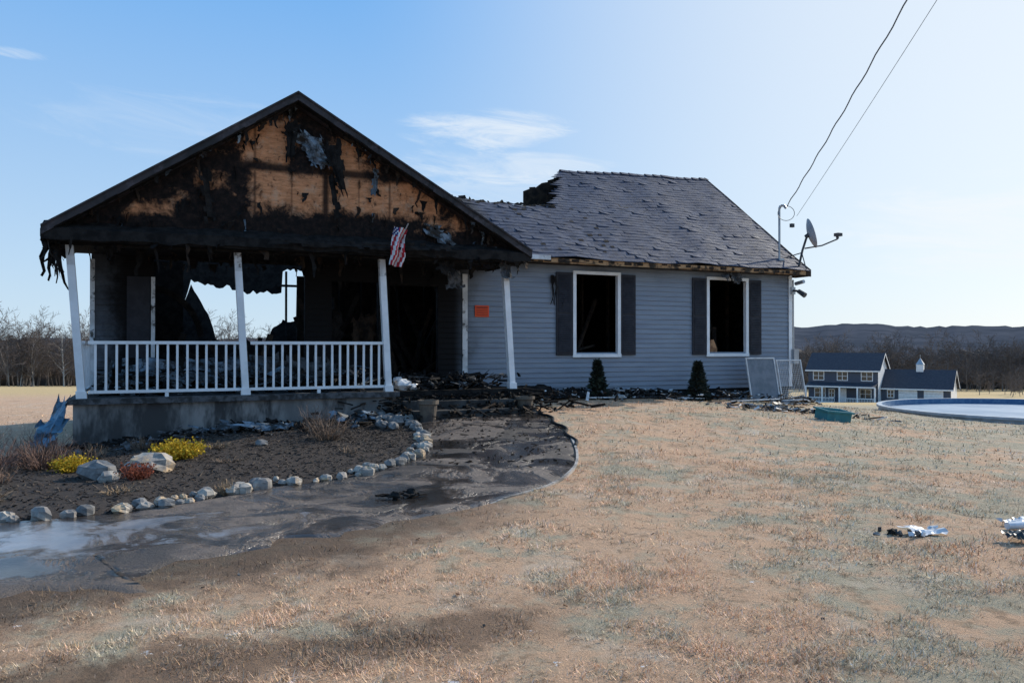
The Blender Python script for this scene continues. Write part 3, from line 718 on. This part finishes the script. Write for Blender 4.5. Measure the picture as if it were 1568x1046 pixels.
while d<st[-1]:
    r=random.uniform(.05,.115); x=np.interp(d,st,rock[:,0])+random.gauss(0,.04); y=np.interp(d,st,rock[:,1])+random.gauss(0,.04)
    rockmesh(s,(x,y,h1(x,y)+r*.5),r,k,random.choice([0,0,1])); k+=1
    if random.random()<.4: rockmesh(s,(x-.12,y+.14,h1(x,y)+.05),r*.8,k+500,random.choice([0,1]))
    d+=r*random.uniform(1.8,2.4)
for i in range(20):
    x=-2.0-random.uniform(0,.5); y=15.0+random.uniform(-1.1,.1); rockmesh(s,(x,y,h1(x,y)+.08),.1,900+i,1)
s.make('stone_border',[stone,stone2])
for i,(x,y,r) in enumerate(((-4.65,10.35,.26),(-5.2,10.0,.24),(-4.95,10.7,.2),(-3.9,12.4,.11),(-4.9,9.7,.12))):
    s=MB(); rockmesh(s,(0,0,r*.4),r,40+i); o=s.make('boulder',stone if i%2==0 else stone2); o.location=(x,y,h1(x,y))
for i,(x,y) in enumerate(((-1.35,8.6),(-1.2,8.75))):
    s=MB()
    for k in range(8):
        q=Matrix.Rotation(random.uniform(0,6),4,'Z'); q.translation=(random.gauss(0,.10),random.gauss(0,.05),.02); s.box(-.05,.05,-.02,.02,0,.02,0,q)
    rockmesh(s,(.1,0,.04),.06,77+i); o=s.make('char_lump',char); o.location=(x,y,h1(x,y)+.02)
debris('path_debris',lambda:(lambda t,w:tuple(rock[t]*(1-w)+ej[t]*w))(random.randrange(140,199),random.random()),260,lambda x,y:h1(x,y)+.02,[char,char2],size=(.012,.07),wr=(.008,.025),lift=.005,tr=(.004,.015))
def edging(name,em,wd,ht,mat,rnd=False):
    s=MB()
    for i_,(a,b_) in enumerate(zip(em[:-1],em[1:])):
        za,zb=h1(*a)+.02,h1(*b_)+.02
        if rnd: s.tube((*a,za+.01),(*b_,zb+.01),wd,wd,7); continue
        d_=Vector((*(b_-a),0)).normalized(); nn=Vector((-d_.y,d_.x,0))*wd
        hh=ht+.02*float(vnoise(i_*.2,0,4))-.05*max(0,1-i_/25)
        A_=Vector((*a,za-.05));B_=Vector((*b_,zb-.05)); up=Vector((0,0,hh))
        s.quad(A_-nn+up,B_-nn+up,B_+nn+up,A_+nn+up); s.quad(A_-nn,B_-nn,B_-nn+up,A_-nn+up); s.quad(A_+nn,A_+nn+up,B_+nn+up,B_+nn)
    s.make(name,mat)
edging('path_edging',edge[110:168],.018,.06,M('weathered_edging',(.42,.39,.36),(.14,.13,.12),rough=.8,scale=2,coord='World'))
hose=edge[158:197].copy(); hose[:,0]+=.05*np.sin(np.arange(39)*.5)
edging('garden_hose',hose,.028,.0,M('black_hose',(.015,.015,.016),rough=.5),True)
# ------------------------------------------------------------------ plants
def tuft(name,loc,n,r,h,col,w=.006,droop=.3,branch=2,leafy=0,col2=None):
    mb=MB()
    for i in range(n):
        a=random.uniform(0,6.28); R=r*math.sqrt(random.random()); p=Vector((math.cos(a)*R*.35,math.sin(a)*R*.35,0)); tip=Vector((math.cos(a)*R,math.sin(a)*R,h*random.uniform(.5,1)*(1-droop*R/r)))
        prev=p
        for k in range(1,4):
            t=k/3; q=p.lerp(tip,t)+Vector((random.gauss(0,.03),random.gauss(0,.03),random.gauss(0,.015)))*h*2
            sd_=Vector((random.gauss(0,1),random.gauss(0,1),.2)).normalized()*w*(1.1-t*.7)
            mb.quad(prev-sd_,prev+sd_,q+sd_,q-sd_)
            for _ in range(branch):
                e=q+Vector((random.gauss(0,.25),random.gauss(0,.25),random.gauss(.1,.2)))*h*.6; mb.quad(q-sd_*.6,q+sd_*.6,e)
            for _ in range(leafy):
                c_=q+Vector((random.gauss(0,.1),random.gauss(0,.1),random.gauss(0,.1)))*h; e1=Vector((random.gauss(0,1),random.gauss(0,1),random.gauss(0,1))).normalized()*h*.06; e2=e1.orthogonal()*.7
                mb.quad(c_-e1,c_-e2,c_+e1,c_+e2,m=random.choice([0,0,1]))
            prev=q
    m1=M(name+'_mat',col,col2 or tuple(c_*.6 for c_ in col),rough=.8,scale=9)
    o=mb.make(name,[m1,M(name+'_mat2',tuple(c_*.7 for c_ in col),rough=.8)]); o.location=(loc[0],loc[1],h1(*loc)); return o
tuft('yellow_shrub',(-5.85,10.6),130,.26,.24,(.58,.38,.02),w=.012,leafy=3)
tuft('yellow_shrub',(-4.75,11.35),170,.36,.30,(.58,.38,.02),w=.012,leafy=3)
tuft('red_shrub',(-4.6,9.8),90,.2,.24,(.30,.08,.04),leafy=2,w=.006)
for (x,y,n,r,h,c_) in ((-6.4,10.9,150,.55,.5,(.20,.12,.09)),(-7.0,10.6,150,.6,.6,(.22,.13,.10)),(-3.0,12.9,130,.42,.5,(.24,.16,.11)),(-3.3,13.5,60,.3,.65,(.15,.11,.09)),(-4.5,12.1,60,.3,.14,(.30,.21,.13)),(-8.0,11.6,160,.7,.7,(.24,.15,.11)),(-6.9,11.6,120,.5,.6,(.2,.13,.1)),(-6.2,9.6,70,.3,.3,(.26,.17,.12)),(-5.7,12.3,60,.3,.25,(.2,.14,.1)),(-2.4,11.6,40,.22,.16,(.28,.2,.14)),(-3.9,11.0,40,.25,.12,(.28,.2,.14)),(-7.8,9.6,120,.5,.45,(.24,.15,.1)),(-6.2,11.6,60,.4,.3,(.26,.18,.12))):
    tuft('dry_shrub',(x,y),n,r,h,c_,w=.007)
for (x,y,n,r,h) in ((-5.6,8.5,70,.3,.22),(-3.2,8.95,50,.14,.22),(-4.9,11.9,50,.25,.2),(-7.4,9.0,90,.5,.35),(-4.4,8.9,50,.25,.12),(-6.3,8.4,60,.3,.2)):
    tuft('dead_perennial',(x,y),n,r,h,(.34,.24,.15),w=.008)
def conifer(name,h,r,n,col,loc=None,leaf=.05):
    mb=MB(); mb.tube((0,0,0),(0,0,h*.9),h*.02,h*.004,6,1)
    for i in range(n):
        t=random.random()**.75; a=random.uniform(0,6.28); R=r*(1-t)*(random.uniform(.45,1.05))*(1+.18*math.sin(t*40))
        p=Vector((math.cos(a)*R,math.sin(a)*R,h*(.03+.95*t)-R*.25)); d_=Vector((math.cos(a+random.gauss(0,.6)),math.sin(a+random.gauss(0,.6)),random.uniform(-.2,.9))).normalized()
        L=leaf*h*random.uniform(.7,1.5); sd_=d_.cross(Vector((random.gauss(0,1),random.gauss(0,1),random.gauss(0,1)))).normalized()*L*.28
        mb.quad(p-sd_,p+d_*L*.2+sd_,p+d_*L,m=0 if random.random()<.6 else 2)
    mats=[M(name+'_n',col,tuple(c_*.5 for c_ in col),rough=.8,scale=3),M(name+'_t',(.08,.06,.04)),M(name+'_d',tuple(c_*.45 for c_ in col),rough=.8)]
    o=mb.make(name,mats)
    if loc: o.location=(loc[0],loc[1],h1(*loc))
    return o
conifer('dwarf_spruce',.88,.25,2200,(.035,.05,.035),HW(10.5,1.05),leaf=.10); conifer('dwarf_spruce',.95,.29,2200,(.035,.048,.035),HW(13.4,1.1),leaf=.10)
for (u,v,r,h) in ((5.72,-.95,.19,.40),(7.9,-.5,.2,.3)):
    s=MB(); N=18
    pr=[(r*.72,0),(r*.9,h*.8),(r*1.05,h*.82),(r*1.05,h),(r*.93,h),(r*.88,h*.85),(0.01,h*.84)]
    for (r0,z0),(r1,z1) in zip(pr[:-1],pr[1:]):
        for i in range(N):
            a,b_=2*math.pi*i/N,2*math.pi*(i+1)/N
            s.quad((r0*math.cos(a),r0*math.sin(a),z0),(r0*math.cos(b_),r0*math.sin(b_),z0),(r1*math.cos(b_),r1*math.sin(b_),z1),(r1*math.cos(a),r1*math.sin(a),z1))
    x,y=HW(u,v); o=s.make('planter_pot',M('pot',(.13,.105,.08),(.06,.05,.045),rough=.7)); o.location=(x,y,h1(x,y))
s=MB(); rockmesh(s,(0,0,.1),.16,5); rockmesh(s,(.22,.05,.06),.1,6); rockmesh(s,(-.1,.1,.2),.1,8); o=s.make('ice_lump',M('ice',(.7,.73,.76),rough=.3)); x,y=HW(5.6,.3); o.location=(x,y,.8)
s=MB(); 
def fr_(x0,x1,z0,z1,w,m): 
    s.box(x0,x0+w,-.015,.015,z0,z1,m); s.box(x1-w,x1,-.015,.015,z0,z1,m); s.box(x0+w,x1-w,-.015,.015,z0,z0+w,m); s.box(x0+w,x1-w,-.015,.015,z1-w,z1,m)
fr_(0,.95,0,1.12,.035,0); fr_(1.0,1.85,-.03,1.06,.035,0); s.quad((.035,.0,.035),(.915,.0,.035),(.915,.0,1.085),(.035,.0,1.085),m=1)
for i in range(14): s.box(1.04+i*.056,1.046+i*.056,-.004,.004,.0,1.02,0)
for i in range(18): s.box(1.035,1.81,-.009,-.005,.02+i*.056,.026+i*.056,0)
x,y=HW(14.95,.95)
o=s.make('window_screen',[M('screen_frame',(.6,.6,.6),rough=.5),M('screen_mesh',(.12,.145,.17),(.17,.19,.22),rough=.6)]); o.location=(x,y,h1(x,y)+.02); o.rotation_euler=(math.radians(-12),0,ANG)
s=MB()
for (x0,x1,y0,y1,z0,z1) in ((-.3,.3,-.2,.2,0,.04),(-.3,-.27,-.2,.2,.04,.22),(.27,.3,-.2,.2,.04,.22),(-.27,.27,-.2,-.17,.04,.22),(-.27,.27,.17,.2,.04,.22),(-.34,.34,-.24,-.2,.2,.235),(-.34,.34,.2,.24,.2,.235),(-.34,-.3,-.2,.2,.2,.235),(.3,.34,-.2,.2,.2,.235)): s.box(x0,x1,y0,y1,z0,z1)
o=s.make('storage_bin',M('teal_plastic',(.03,.20,.23),(.02,.15,.18),rough=.4)); o.location=(6.75,16.8,h1(6.75,16.8)); o.rotation_euler=(.12,.1,.3)
debris('yard_debris',lambda:(random.gauss(6.3,.9),random.gauss(18.6,.45)),160,lambda x,y:h1(x,y),[char,ash,white_s,wrap],lift=.05,wr=(.015,.06),size=(.04,.25))
debris('yard_debris',lambda:(random.gauss(3.5,.12),random.gauss(7.1,.06)),20,lambda x,y:h1(x,y),[white,char,wrap,ash],size=(.015,.06),lift=.03,wr=(.01,.03))
for (x,y,w,sd0) in ((3.5,7.0,.36,3),(4.62,7.35,.3,9)):
    s=MB(); crumple(s,(0,0,.03),(w,.05,0),(-.05,.16,.03),10,6,.022,0,sd0,.35); o=s.make('plastic_wrapper',M('clear_wrap',(.55,.58,.62),rough=.35,spec=.5)); o.location=(x,y,h1(x,y))
s=MB(); s.tube((0,0,.04),(.18,.03,.04),.035,.035,12,cap=True); s.tube((.18,.03,.04),(.23,.04,.04),.035,.012,12,cap=True); o=s.make('plastic_bottle',M('bottle',(.6,.65,.7),rough=.15,spec=.6)); o.location=(4.5,7.25,h1(4.5,7.25))
s=MB(); crumple(s,(-.1,-.06,.05),(.24,0,.02),(0,.18,.02),10,8,.03,0,61,.1); o=s.make('trash_bag',M('black_plastic',(.012,.012,.013),rough=.3,spec=.5)); o.location=(4.3,6.75,h1(4.3,6.75))
debris('fallen_leaves',lambda:(random.uniform(-4,7),random.uniform(4.5,16)),90,lambda x,y:h1(x,y)+.005,[M('leaf_brown',(.16,.08,.04)),M('leaf_dark',(.08,.06,.045)),M('twig_gray',(.2,.18,.16))],size=(.012,.04),lift=.01,wr=(.006,.02),tr=(.002,.006))
debris('mulch_chips',lambda:(lambda t,w:tuple(back[t]*(1-w)+rock[t]*w))(random.randrange(60,198),random.random()),9000,lambda x,y:h1(x,y)+.02,[M('chip_a',(.045,.033,.027)),M('chip_b',(.10,.078,.062)),M('chip_c',(.02,.017,.016))],size=(.015,.05),lift=.012,wr=(.006,.022),tr=(.003,.01))
# ------------------------------------------------------------------ pool
pool=empty('swimming_pool',(16.8,25.3,0)); R=4.7; N=72
s=MB()
for i in range(N):
    a,b_=2*math.pi*i/N,2*math.pi*(i+1)/N; ca,sa,cb,sb=math.cos(a),math.sin(a),math.cos(b_),math.sin(b_)
    s.quad((R*ca,R*sa,-1.4),(R*cb,R*sb,-1.4),(R*cb,R*sb,-.30),(R*ca,R*sa,-.30),m=0)
    r=R-.10; q=R+.06
    s.quad((r*ca,r*sa,-.265),(q*ca,q*sa,-.265),(q*cb,q*sb,-.265),(r*cb,r*sb,-.265),m=0)
    s.quad((q*ca,q*sa,-.34),(q*cb,q*sb,-.34),(q*cb,q*sb,-.265),(q*ca,q*sa,-.265),m=0)
    s.quad((r*cb,r*sb,-.55),(r*ca,r*sa,-.55),(r*ca,r*sa,-.265),(r*cb,r*sb,-.265),m=1)
s.make('pool_wall',[M('pool_white',(.42,.47,.52),rough=.5),M('pool_liner',(.04,.12,.24),(.09,.18,.29),rough=.4,scale=6)],pool)
s=MB(); s.quad(*[((R-.1)*math.cos(2*math.pi*i/N),(R-.1)*math.sin(2*math.pi*i/N),-.46) for i in range(N)]); s.make('pool_ice',M('pool_ice_mat',(.30,.37,.44),(.18,.26,.35),rough=.5,scale=.6,spec=.2),pool)
# ------------------------------------------------------------------ neighbour house
nh=empty('neighbor_house',(43.9,118,float(H(49,113,False))-.1),math.radians(-36)); nh.scale=(.92,.92,.94)
nsid=M('dark_blue_siding',(.07,.085,.12),(.06,.075,.105),rough=.6); nroof=M('dark_roof',(.03,.035,.05),(.045,.05,.065),rough=.7); nglass=M('dark_glass',(.03,.04,.05),rough=.15,spec=.8)
def gab(mb,x0,x1,y0,y1,ze,zr,m=0,end=1):
    mb.box(x0,x1,y0,y1,-1,ze,m); ym=(y0+y1)/2
    mb.quad((x1+.003,y0,ze),(x1+.003,y1,ze),(x1+.003,ym,zr),m=end); mb.quad((x1+.003,y0,0),(x1+.003,y1,0),(x1+.003,y1,ze),(x1+.003,y0,ze),m=end); mb.quad((x0,y0,ze),(x0,ym,zr),(x0,y1,ze),m=m)
GE=20.0
s=MB(); gab(s,0,10.4,0,7,5.1,7.4,0,1); gab(s,10.41,GE,2,8.5,2.5,4.9,0,1); s.make('walls',[nsid,white],nh)
s=MB()
def groof(x0,x1,y0,y1,ze,zr,o=.4):
    ym=(y0+y1)/2; k=(zr-ze)/(ym-y0); a=y0-o; b_=y1+o; z=ze-k*o
    s.quad((x0-o,a,z),(x1+o,a,z),(x1+o,ym,zr+.05),(x0-o,ym,zr+.05)); s.quad((x0-o,ym,zr+.05),(x1+o,ym,zr+.05),(x1+o,b_,z),(x0-o,b_,z))
    s.quad((x1+o,a,z-.3),(x1+o,ym,zr-.25),(x1+o,ym,zr+.05),(x1+o,a,z),m=1); s.quad((x1+o,ym,zr-.25),(x1+o,b_,z-.3),(x1+o,b_,z),(x1+o,ym,zr+.05),m=1)
    s.quad((x0-o,a,z-.2),(x1+o,a,z-.2),(x1+o,a,z),(x0-o,a,z),m=1)
groof(0,10.4,0,7,5.15,7.5); groof(10.8,GE,2,8.5,2.55,5.0)
s.quad((0,-1.9,2.5),(10.4,-1.9,2.5),(10.4,-.01,3.0),(0,-.01,3.0)); s.quad((0,-1.9,2.3),(10.4,-1.9,2.3),(10.4,-1.9,2.5),(0,-1.9,2.5),m=1)
s.make('roof',[nroof,white],nh)
s=MB()
def win(x,z,w,h,y=0,m=0):
    s.box(x-w/2-.12,x+w/2+.12,y-.06,y-.01,z-.12,z+h+.12,m); s.box(x-w/2,x+w/2,y-.08,y-.061,z,z+h,1); s.box(x-.04,x+.04,y-.1,y-.081,z,z+h,0); s.box(x-w/2,x+w/2,y-.1,y-.081,z+h/2-.03,z+h/2+.03,0)
win(1.6,3.4,1.5,1.2); win(5.2,3.4,1.4,1.2); win(8.8,3.4,1.5,1.2); win(1.8,.7,1.5,1.3); win(8.6,.7,1.5,1.3); s.box(4.6,5.8,-.07,-.01,0,2.1,0); win(3.6,.8,.7,1.1)
for x in (0.1,2.6,5.2,7.8,10.3): s.box(x-.11,x+.11,-1.9,-1.68,-.3,2.3,0)
s.box(0,10.4,-1.95,-.1,-.5,-.02,0); s.box(0,4.4,-1.88,-1.8,.0,.1,0); s.box(0,4.4,-1.88,-1.8,.65,.75,0); s.box(6,10.4,-1.88,-1.8,.65,.75,0)
for i in range(48):
    x=i*.22
    if not 4.4<x<6: s.box(x,x+.06,-1.86,-1.82,.1,.65,0)
for x in (14.2,17.7): s.box(x-1.3,x+1.3,1.93,1.99,0,2.1,0); [s.box(x-1.25,x+1.25,1.91,1.925,k*.52+.5,k*.52+.53,2) for k in range(3)]
win(11.8,.9,.8,1.0,2); s.box(GE+.02,GE+.1,1.7,8.8,-.1,.0,0)
s.box(14.9,15.9,4.8,5.8,4.5,5.8,0); s.tube((15.4,5.3,5.8),(15.4,5.3,6.8),.8,.02,4,2); s.tube((15.4,5.3,6.8),(15.4,5.3,7.3),.04,m=2)
s.make('trim_windows',[white,nglass,metal],nh)
# ------------------------------------------------------------------ forests
def bare_mesh(seed,h,bark):
    R=random.Random(seed); mb=MB()
    def br(p,d,L,r,lv):
        n=[6,4,2,2][lv]; step=L/n; 
        for k in range(n):
            d=(d+Vector((R.gauss(0,.09),R.gauss(0,.09),R.gauss(0,.05)+(.03 if lv else 0)))*(1+lv*.6)).normalized()
            q=p+d*step; r2=r*(1-(k+1)/n*.75)
            mb.tube(p,q,r*(1-k/n*.75),r2,3 if lv else 5,1 if lv>1 else 0)
            if lv<3:
                for _ in range([4 if k>0 else 0,2,3][lv]):
                    a=R.uniform(0,6.28); o=d.orthogonal().normalized(); o=Matrix.Rotation(a,3,d)@o
                    nd=(d*R.uniform(.5,1.1)+o*R.uniform(.5,.9)).normalized()
                    br(p.lerp(q,R.random()),nd,L*R.uniform(.28,.5)*(1-.35*k/n if lv==0 else 1),max(r2*.5,.035),lv+1)
            p=q
    br(Vector((0,0,-.5)),Vector((0,0,1)),h,h*.012,0)
    o=mb.make('tm',bark); me=o.data; bpy.data.objects.remove(o); return me
tw=M('twigs_gray_brown',(.15,.122,.108),(.10,.083,.076),rough=.9,scale=.2,spec=.1); bk=M('bark_gray',(.19,.165,.15),(.12,.107,.10),rough=.9,scale=.5); birch=M('bark_birch',(.5,.48,.45),(.35,.33,.3),rough=.8)
vars_=[bare_mesh(1,16,[bk,tw]),bare_mesh(2,18,[bk,tw]),bare_mesh(3,14,[bk,tw]),bare_mesh(4,17,[birch,tw])]
pc=conifer('pc',14,2.6,1500,(.03,.045,.03),leaf=.06); pcm=pc.data; bpy.data.objects.remove(pc)
forest=empty('distant_forest')
R=random.Random(5)
def tree(me,x,y,sc,nm='tree'):
    if abs(x)>abs(y)*.95: return
    o=bpy.data.objects.new(nm,me); o.location=(x,y,float(H(x,y,False))); o.rotation_euler=(0,0,R.uniform(0,6.28)); o.scale=(sc*R.uniform(1.0,1.4),)*2+(sc,); o.parent=forest; scn.collection.objects.link(o)
for i in range(420):
    x=R.uniform(-210,20); y=R.uniform(175,225)+abs(x)*.12; tree(vars_[R.choice([0,0,1,1,2,2,3])],x,y,R.uniform(.62,.98)*(1 if x<-105 else .82))
for i in range(10): tree(pcm,R.uniform(-200,30),R.uniform(200,240),R.uniform(.6,.85))
for i in range(460):
    x=R.uniform(85,300); y=R.uniform(235,320); tree(vars_[R.choice([0,1,2,2,0])],x,y,R.uniform(.6,.92))
for i in range(40): tree(pcm,R.uniform(90,300),R.uniform(250,330),R.uniform(.5,.9))
for i in range(40): tree(vars_[R.choice([0,1,2])],R.uniform(68,150),R.uniform(150,200),R.uniform(.15,.35))
brush=M('brush',(.115,.09,.076),(.06,.048,.042),rough=.95,scale=.5,bs=1,bscale=1.5,coord='World')
def brushstrip(name,x0,x1,yf,hh,n):
    mb=MB(); prev=None
    for i in range(n+1):
        x=x0+(x1-x0)*i/n; y=yf(x); z=float(H(x,y,False)); hgt=hh*(.7+.9*float(vnoise(x/3,0,51)+.5)); c_=[(x,y,z-1),(x,y+2*float(vnoise(x/4,3,1)),z+hgt*.6),(x,y+3,z+hgt),(x,y+12,z+hgt*1.1),(x,y+14,z-2)]
        if prev:
            for a,b_,c2,d_ in zip(prev[:-1],c_[:-1],c_[1:],prev[1:]): mb.quad(a,b_,c2,d_)
        prev=c_
    o=mb.make(name,brush); return o
brushstrip('brush',-320,60,lambda x:228+abs(x)*.12,6,320); brushstrip('brush',60,420,lambda x:312,9,300)
hm=M('hazed_wooded_hill',(.075,.082,.10),(.052,.06,.075),rough=1,scale=.02,coord='World',spec=0)  # distance haze is put into the bluish base colour
na,nr=420,14; C=[]
for i in range(na+1):
    az=math.radians(-75+150*i/na)
    for j in range(nr+1):
        t=j/nr; r=500+1500*t; 
        top=17+18*float(vnoise(az*5,1,61))+12*float(vnoise(az*17,1,62))+4*float(vnoise(az*260,1,63))+14*math.sin(az*2.2)
        C.append((r*math.sin(az),r*math.cos(az),-18+(top+34)*math.sin(min(1,t*1.15)*math.pi/2)**1.5+2*float(vnoise(az*150,t*20,64))))
I=np.arange((na+1)*(nr+1)).reshape(na+1,nr+1); f=np.stack([I[:-1,:-1],I[1:,:-1],I[1:,1:],I[:-1,1:]],-1).reshape(-1,4)
npmesh('hills',np.array(C),f,hm)
# ------------------------------------------------------------------ light, sky
TH=math.radians(36); EL=math.radians(29)
sv=Vector((math.cos(TH)*math.cos(EL),math.sin(TH)*math.cos(EL),math.sin(EL)))
sl=bpy.data.lights.new('sun','SUN'); sl.energy=5.0; sl.angle=math.radians(.5); sl.color=(1,.92,.80)
so=bpy.data.objects.new('sun',sl); so.rotation_euler=(-sv).to_track_quat('-Z','Y').to_euler(); scn.collection.objects.link(so)
w=bpy.data.worlds.new('World'); scn.world=w; w.use_nodes=True; nt=w.node_tree; bg=nt.nodes['Background']
sk=nt.nodes.new('ShaderNodeTexSky'); sk.sky_type='NISHITA'; sk.sun_disc=False; sk.sun_elevation=EL; sk.sun_rotation=math.pi/2-TH; sk.air_density=1.0; sk.dust_density=.6; sk.ozone_density=2.0
tc=nt.nodes.new('ShaderNodeTexCoord'); x,y,z=sep(nt,tc.outputs['Generated']); az=x._m('ARCTAN2',y)
g=(z*2.3).clamp().pw(.9)
grad=mix(nt,g,(4.5,5.7,6.7),(1.15,3.2,6.5))
sd_=(x*sv.x+y*sv.y+z*sv.z)
grad=mix(nt,sd_.ss(.50,.97)*.85,grad,(6.5,6.9,7.1))
base=mix(nt,.88,sk.outputs[0],grad)
cmb=nt.nodes.new('ShaderNodeCombineXYZ'); nt.links.new((az*4).o,cmb.inputs[0]); nt.links.new((z*20+az*2.0).o,cmb.inputs[1])
nz=noise(nt,cmb.outputs[0],1.8,10,.68,.9)
acc=None
for a0,e0,ww,hh,st_ in ((-.03,.262,.15,.034,.9),(-.02,.222,.2,.03,.6),(.0,.18,.35,.045,.35),(-.40,.25,.22,.05,.22),(-.56,.30,.05,.008,.6),(.60,.13,.30,.08,.9)):
    d=(((az-a0)/ww).pw(2)+((z-e0)/hh).pw(2)).ss(0,1,1,0)
    k=(d*.36+nz-.62).ss(.0,.40)*st_*d.ss(0,.5); acc=k if acc is None else acc+k
c=mix(nt,acc.clamp()*.75,base,(6.5,6.8,7.0)); nt.links.new(c,bg.inputs['Color']); bg.inputs['Strength'].default_value=.14
# ------------------------------------------------------------------ camera
cd=bpy.data.cameras.new('camera'); cd.lens=28; cd.sensor_width=36; cd.clip_end=8000; cd.clip_start=.05
cam=bpy.data.objects.new('camera',cd); cam.location=(0,0,1.65); cam.rotation_euler=(math.radians(90.42),0,0); scn.collection.objects.link(cam); scn.camera=cam
scn.view_settings.view_transform='Standard'; scn.view_settings.look='None'; scn.view_settings.exposure=0
